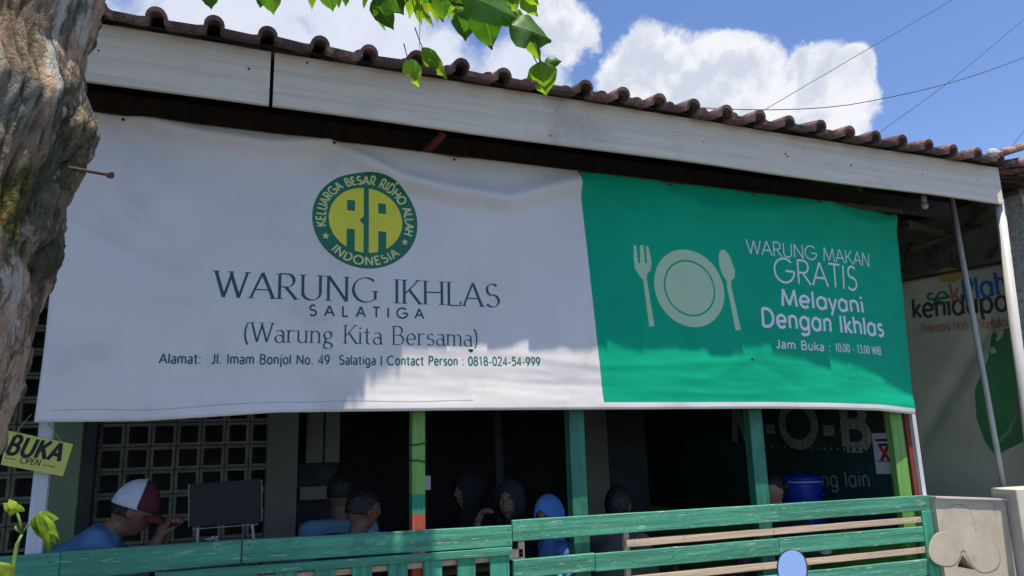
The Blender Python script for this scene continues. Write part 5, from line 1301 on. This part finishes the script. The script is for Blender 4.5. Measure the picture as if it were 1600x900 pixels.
h4 = H(733, 770, 1.15)
person(h4, R(190), 'person wearing a black headscarf deep in the shade right of the lime post', M['skin'], M['darkcloth'], hijab=M['darkcloth'], lean=.15)
h5 = H(797, 784, .85)
person(h5, R(215), 'woman with glasses and dark headscarf raising a hand beside the child in blue', M['skinl'], M['navy'], hijab=M['navy'], lean=.1, glasses=True, stripes=True, sleeves='long',
       hands={'R': h5+Vector((-.24, -.02, -.13)), 'L': h5+Vector((.0, -.12, -.42))}, hyaw=R(230))
h6 = H(858, 806, .40)
person(h6, R(178), 'child in a sky blue headscarf looking down behind the rail by the dark green post', M['skinl'], M['bluehijab'], hijab=M['bluehijab'], sc=.86, pitch=R(16), lean=.18, sleeves='long', hyaw=R(214))
h7 = H(967, 790, .62)
person(h7, R(30), 'person in a grey beige shirt in deep shade right of the blue headscarf child', M['skin'], M['grayshirt'], hair='long', lean=.15)
h8 = H(1207, 766, .75)
person(h8, R(188), 'woman with black hair in a bun beside the blue cooler, facing left', M['skinl'], M['navy'], hair='bun', lean=.1, pitch=R(10))

# ------------------------------------------------------------------ tables, benches, things on them
def table(x0, x1, y0, y1, label):
    t = thing('table', label, 'table', ((x0+x1)/2, (y0+y1)/2, .15), 'long tables in the stall')
    MB().box(x0, x1, y0, y1, .86, .89, .004).build('table_top', M['timber'], t)
    for x in (x0+.05, x1-.05):
        for y in (y0+.05, y1-.05): MB().box(x-.02, x+.02, y-.02, y+.02, .15, .859).build('leg', M['timber'], t)
def bench(x0, x1, y, label):
    t = thing('bench', label, 'bench', ((x0+x1)/2, y, .15), 'benches in the stall')
    MB().box(x0, x1, y-.13, y+.13, .50, .53, .004).build('seat', M['timber'], t)
    for x in (x0+.08, x1-.08): MB().box(x-.02, x+.02, y-.10, y+.10, .15, .499).build('leg', M['timber'], t)
table(.0, .48, .32, 1.30, 'table holding the black board beside the man in the cap')
table(1.15, 1.75, .55, 1.6, 'table between the black shirted man and the woman with glasses')
table(2.75, 3.35, .35, 1.45, 'table left of the woman with the hair bun')
bench(-.95, -.15, .50, 'bench under the man in the cap'); bench(.35, .95, .62, 'bench under the black shirted man'); bench(1.85, 2.35, .55, 'bench under the child in the blue headscarf'); bench(3.5, 4.2, .75, 'bench under the woman with the hair bun')

bb = thing('menu_board', 'blank black board with thin pale edges standing on a small easel by the fence', 'board', on(350, 845, .42))
BY = .42
q = [on(*p, BY) for p in ((295, 823), (408, 816), (409, 748), (295, 757))]
mb = MB(); mb.add([(p.x, BY, p.z) for p in q]+[(p.x, BY+.02, p.z) for p in q], [(0, 1, 2, 3), (7, 6, 5, 4), (0, 4, 5, 1), (1, 5, 6, 2), (2, 6, 7, 3), (3, 7, 4, 0)]); mb.build('board', M['black'], bb)
for a, b in (((295, 823), (295, 757)), ((409, 814), (409, 750)), ((300, 827), (404, 819))): MB().tube([on(*a, BY-.005), on(*b, BY-.005)], .0022, 6).build('edging', M['string'], bb)
for a, b in (((309, 825), (307, 880)), ((394, 819), (400, 880))): MB().bar(on(*a, BY-.008), on(*b, BY-.02), .013, .010).build('leg', M['string'], bb)
sn = thing('snack_tub', 'pink tub of wrapped sweets under the black board', 'tub', on(331, 848, .30))
c = on(331, 846, .30); MB().lathe(c-Vector((0, 0, .07)), [(.034, 0), (.042, .05), (.043, .072), (.038, .072)], 20).build('tub', M['pink'], sn, True)
for k in range(9): a = k*2.4; MB().ell(c+Vector((.022*math.cos(a), .022*math.sin(a), .006+.006*(k % 3))), (.010, .007, .006), 5, Matrix.Rotation(a, 3, 'Y')).build('sweet', M['foil'], sn)

cp = on(1256, 790, 1.05); cz = 0
co_ = thing('water_cooler', 'round blue plastic drink cooler with lid behind the woman with the bun', 'cooler', (cp.x, cp.y, .89))
ztop = on(1256, 742, 1.05).z; zb_ = .89
MB().lathe((cp.x, cp.y, zb_), [(.135, 0), (.145, .02), (.158, (ztop-zb_)*.80), (.158, (ztop-zb_)*.86)], 32).build('tank', M['blueplastic'], co_, True)
MB().lathe((cp.x, cp.y, zb_+(ztop-zb_)*.862), [(.162, 0), (.164, .008), (.162, .014)], 32).build('rim', M['blueband'], co_, True)
MB().lathe((cp.x, cp.y, zb_+(ztop-zb_)*.90), [(.166, 0), (.168, .02), (.158, .034), (.05, .042), (.045, .055), (.02, .058)], 32).build('lid', M['blueplastic'], co_, True)
MB().tube([(cp.x+.02, cp.y-.155, zb_+.25), (cp.x+.02, cp.y-.185, zb_+.26), (cp.x+.10, cp.y-.16, zb_+.26), (cp.x+.10, cp.y-.125, zb_+.25)], .009, 8).build('handle', M['blueplastic'], co_, True)
table(cp.x-.25, cp.x+.30, cp.y-.2, cp.y+.25, 'small table carrying the blue drink cooler')
for k, (px, py, mt, nm, lab) in enumerate([(1290, 862, M['paper'], 'food_packet', 'white food packet behind the lower bare slat'), (1165, 884, M['foil'], 'food_packet', 'crumpled foil packet left of the mirror behind the fence')]):
    p = on(px, py, .5); o = MB().ell(p, (.05, .04, .018), 7, Matrix.Rotation(.4*k, 3, 'Y')).build(nm, mt, origin=p, smooth=True); tag(o, lab, 'packet')

# ------------------------------------------------------------------ parked scooter: only its mirror reaches into the picture
mc = far(1237, 887, 2.35)
sc_ = thing('scooter', 'parked scooter whose oval mirror rises before the fence at lower right', 'scooter', (mc.x+.2, mc.y+.25, 0))
nrm = (EYE-mc).normalized(); tgt = ray(1200, 900); 
refl = Vector((-.25, -.35, .9)).normalized(); nrm = ((EYE-mc).normalized()+refl).normalized(); nrm = ((EYE-mc).normalized()+Vector((.25, -.35, .75)).normalized()*.22).normalized()
rx = Vector((0, 0, 1)).cross(nrm).normalized(); uz = nrm.cross(rx)
prof = [(-19, -22), (-21, -8), (-19, 8), (-12, 20), (0, 26), (12, 25), (20, 16), (22, 2), (19, -14), (12, -26), (2, -33), (-10, -31)]
prof = smoothloop(prof, 2); k_ = 2.35/F
def mp(x, y, o): return mc+rx*x*k_+uz*y*k_+nrm*o
mb = MB(); n = len(prof); V = []
for sc2, o in ((.88, .004), (.95, .006), (.98, 0), (.88, -.02), (.5, -.032)): V += [mp(x*sc2, y*sc2, o) for x, y in prof]
Fc = [(j*n+i, j*n+(i+1) % n, (j+1)*n+(i+1) % n, (j+1)*n+i) for j in range(4) for i in range(n)]+[tuple(range(4*n, 5*n))]
mb.add(V, Fc); mb.build('mirror_housing', M['plasticblack'], sc_, True)
mb = MB(); mb.add([mp(x*.89, y*.89, .0045) for x, y in prof], [tuple(range(n))]); mb.build('mirror_glass', M['glass'], sc_)
hb = Vector((mc.x+.16, mc.y+.30, 1.02)); hc = hb+Vector((.28, .12, .02))
MB().tube([mp(5, -30, -.015), mp(8, -60, -.02), hb+Vector((.02, 0, .03)), hb], .006, 8).build('mirror_stem', M['plasticblack'], sc_, True)
MB().tube([hb+Vector((-.12, -.04, -.01)), hb, hb+Vector((.12, .06, .02)), hc, hc+Vector((.22, .10, 0)), hc+Vector((.36, .14, -.02))], .012, 10).build('handlebar', M['metal'], sc_, True)
MB().tube([hb+Vector((-.14, -.05, -.012)), hb+Vector((-.02, -.005, -.002))], .018, 10).build('grip', M['rubber'], sc_, True)
fwdm = Vector((.38, -.92, 0)).normalized(); wl = fwdm.cross(Vector((0, 0, 1)))
hcz = hc-Vector((0, 0, 0)); fr = Vector((hc.x, hc.y, 0))+fwdm*.22; bk_ = Vector((hc.x, hc.y, 0))-fwdm*1.0
mb = MB(); mb.ell(hc-Vector((0, 0, .09))+fwdm*.02, (.13, .12, .11), 12); mb.build('headlamp_cowl', M['redpaint'], sc_, True)
mb = MB(); mb.ell(hc-Vector((0, 0, .42))+fwdm*.08, (.20, .12, .33), 12); mb.build('front_fairing', M['redpaint'], sc_, True)
mb = MB(); mb.ell(Vector((hc.x, hc.y, .62))-fwdm*.72, (.18, .34, .10), 12, Matrix.Rotation(math.atan2(fwdm.y, fwdm.x)-R(90), 3, 'Z')); mb.build('saddle', M['plasticblack'], sc_, True)
mb = MB(); mb.ell(Vector((hc.x, hc.y, .45))-fwdm*.75, (.15, .40, .16), 12, Matrix.Rotation(math.atan2(fwdm.y, fwdm.x)-R(90), 3, 'Z')); mb.build('rear_body', M['redpaint'], sc_, True)
MB().tube([hc-Vector((0, 0, .4))+fwdm*.02, Vector((fr.x, fr.y, .28))], .03, 10).build('fork', M['metal'], sc_, True)
MB().bar(Vector((hc.x, hc.y, .24))+fwdm*.02, Vector((bk_.x, bk_.y, .28))+fwdm*.2, .22, .08).build('footboard', M['plasticblack'], sc_)
for c in (fr, bk_):
    mb = MB(); ring_ = []; n1_, n2_ = 36, 10; V = []; Fc = []
    for i in range(n1_):
        a = 2*math.pi*i/n1_; d = fwdm*math.cos(a)+Vector((0, 0, math.sin(a)))
        for j in range(n2_): b = 2*math.pi*j/n2_; V.append(Vector((c.x, c.y, .27))+d*(.225+.045*math.cos(b))+wl*.045*math.sin(b))
    for i in range(n1_):
        for j in range(n2_): Fc.append((i*n2_+j, ((i+1) % n1_)*n2_+j, ((i+1) % n1_)*n2_+(j+1) % n2_, i*n2_+(j+1) % n2_))
    mb.add(V, Fc); wo_ = mb.build('tyre', M['rubber'], sc_, True)
    rm = MB(); rm.tube([Vector((c.x, c.y, .27))-wl*.03, Vector((c.x, c.y, .27))+wl*.03], .05, 12)
    for k in range(6): a = math.pi*k/3; d = fwdm*math.cos(a)+Vector((0, 0, math.sin(a))); rm.bar(Vector((c.x, c.y, .27)), Vector((c.x, c.y, .27))+d*.19, .03, .02)
    rm.build('rim', M['metal'], wo_)
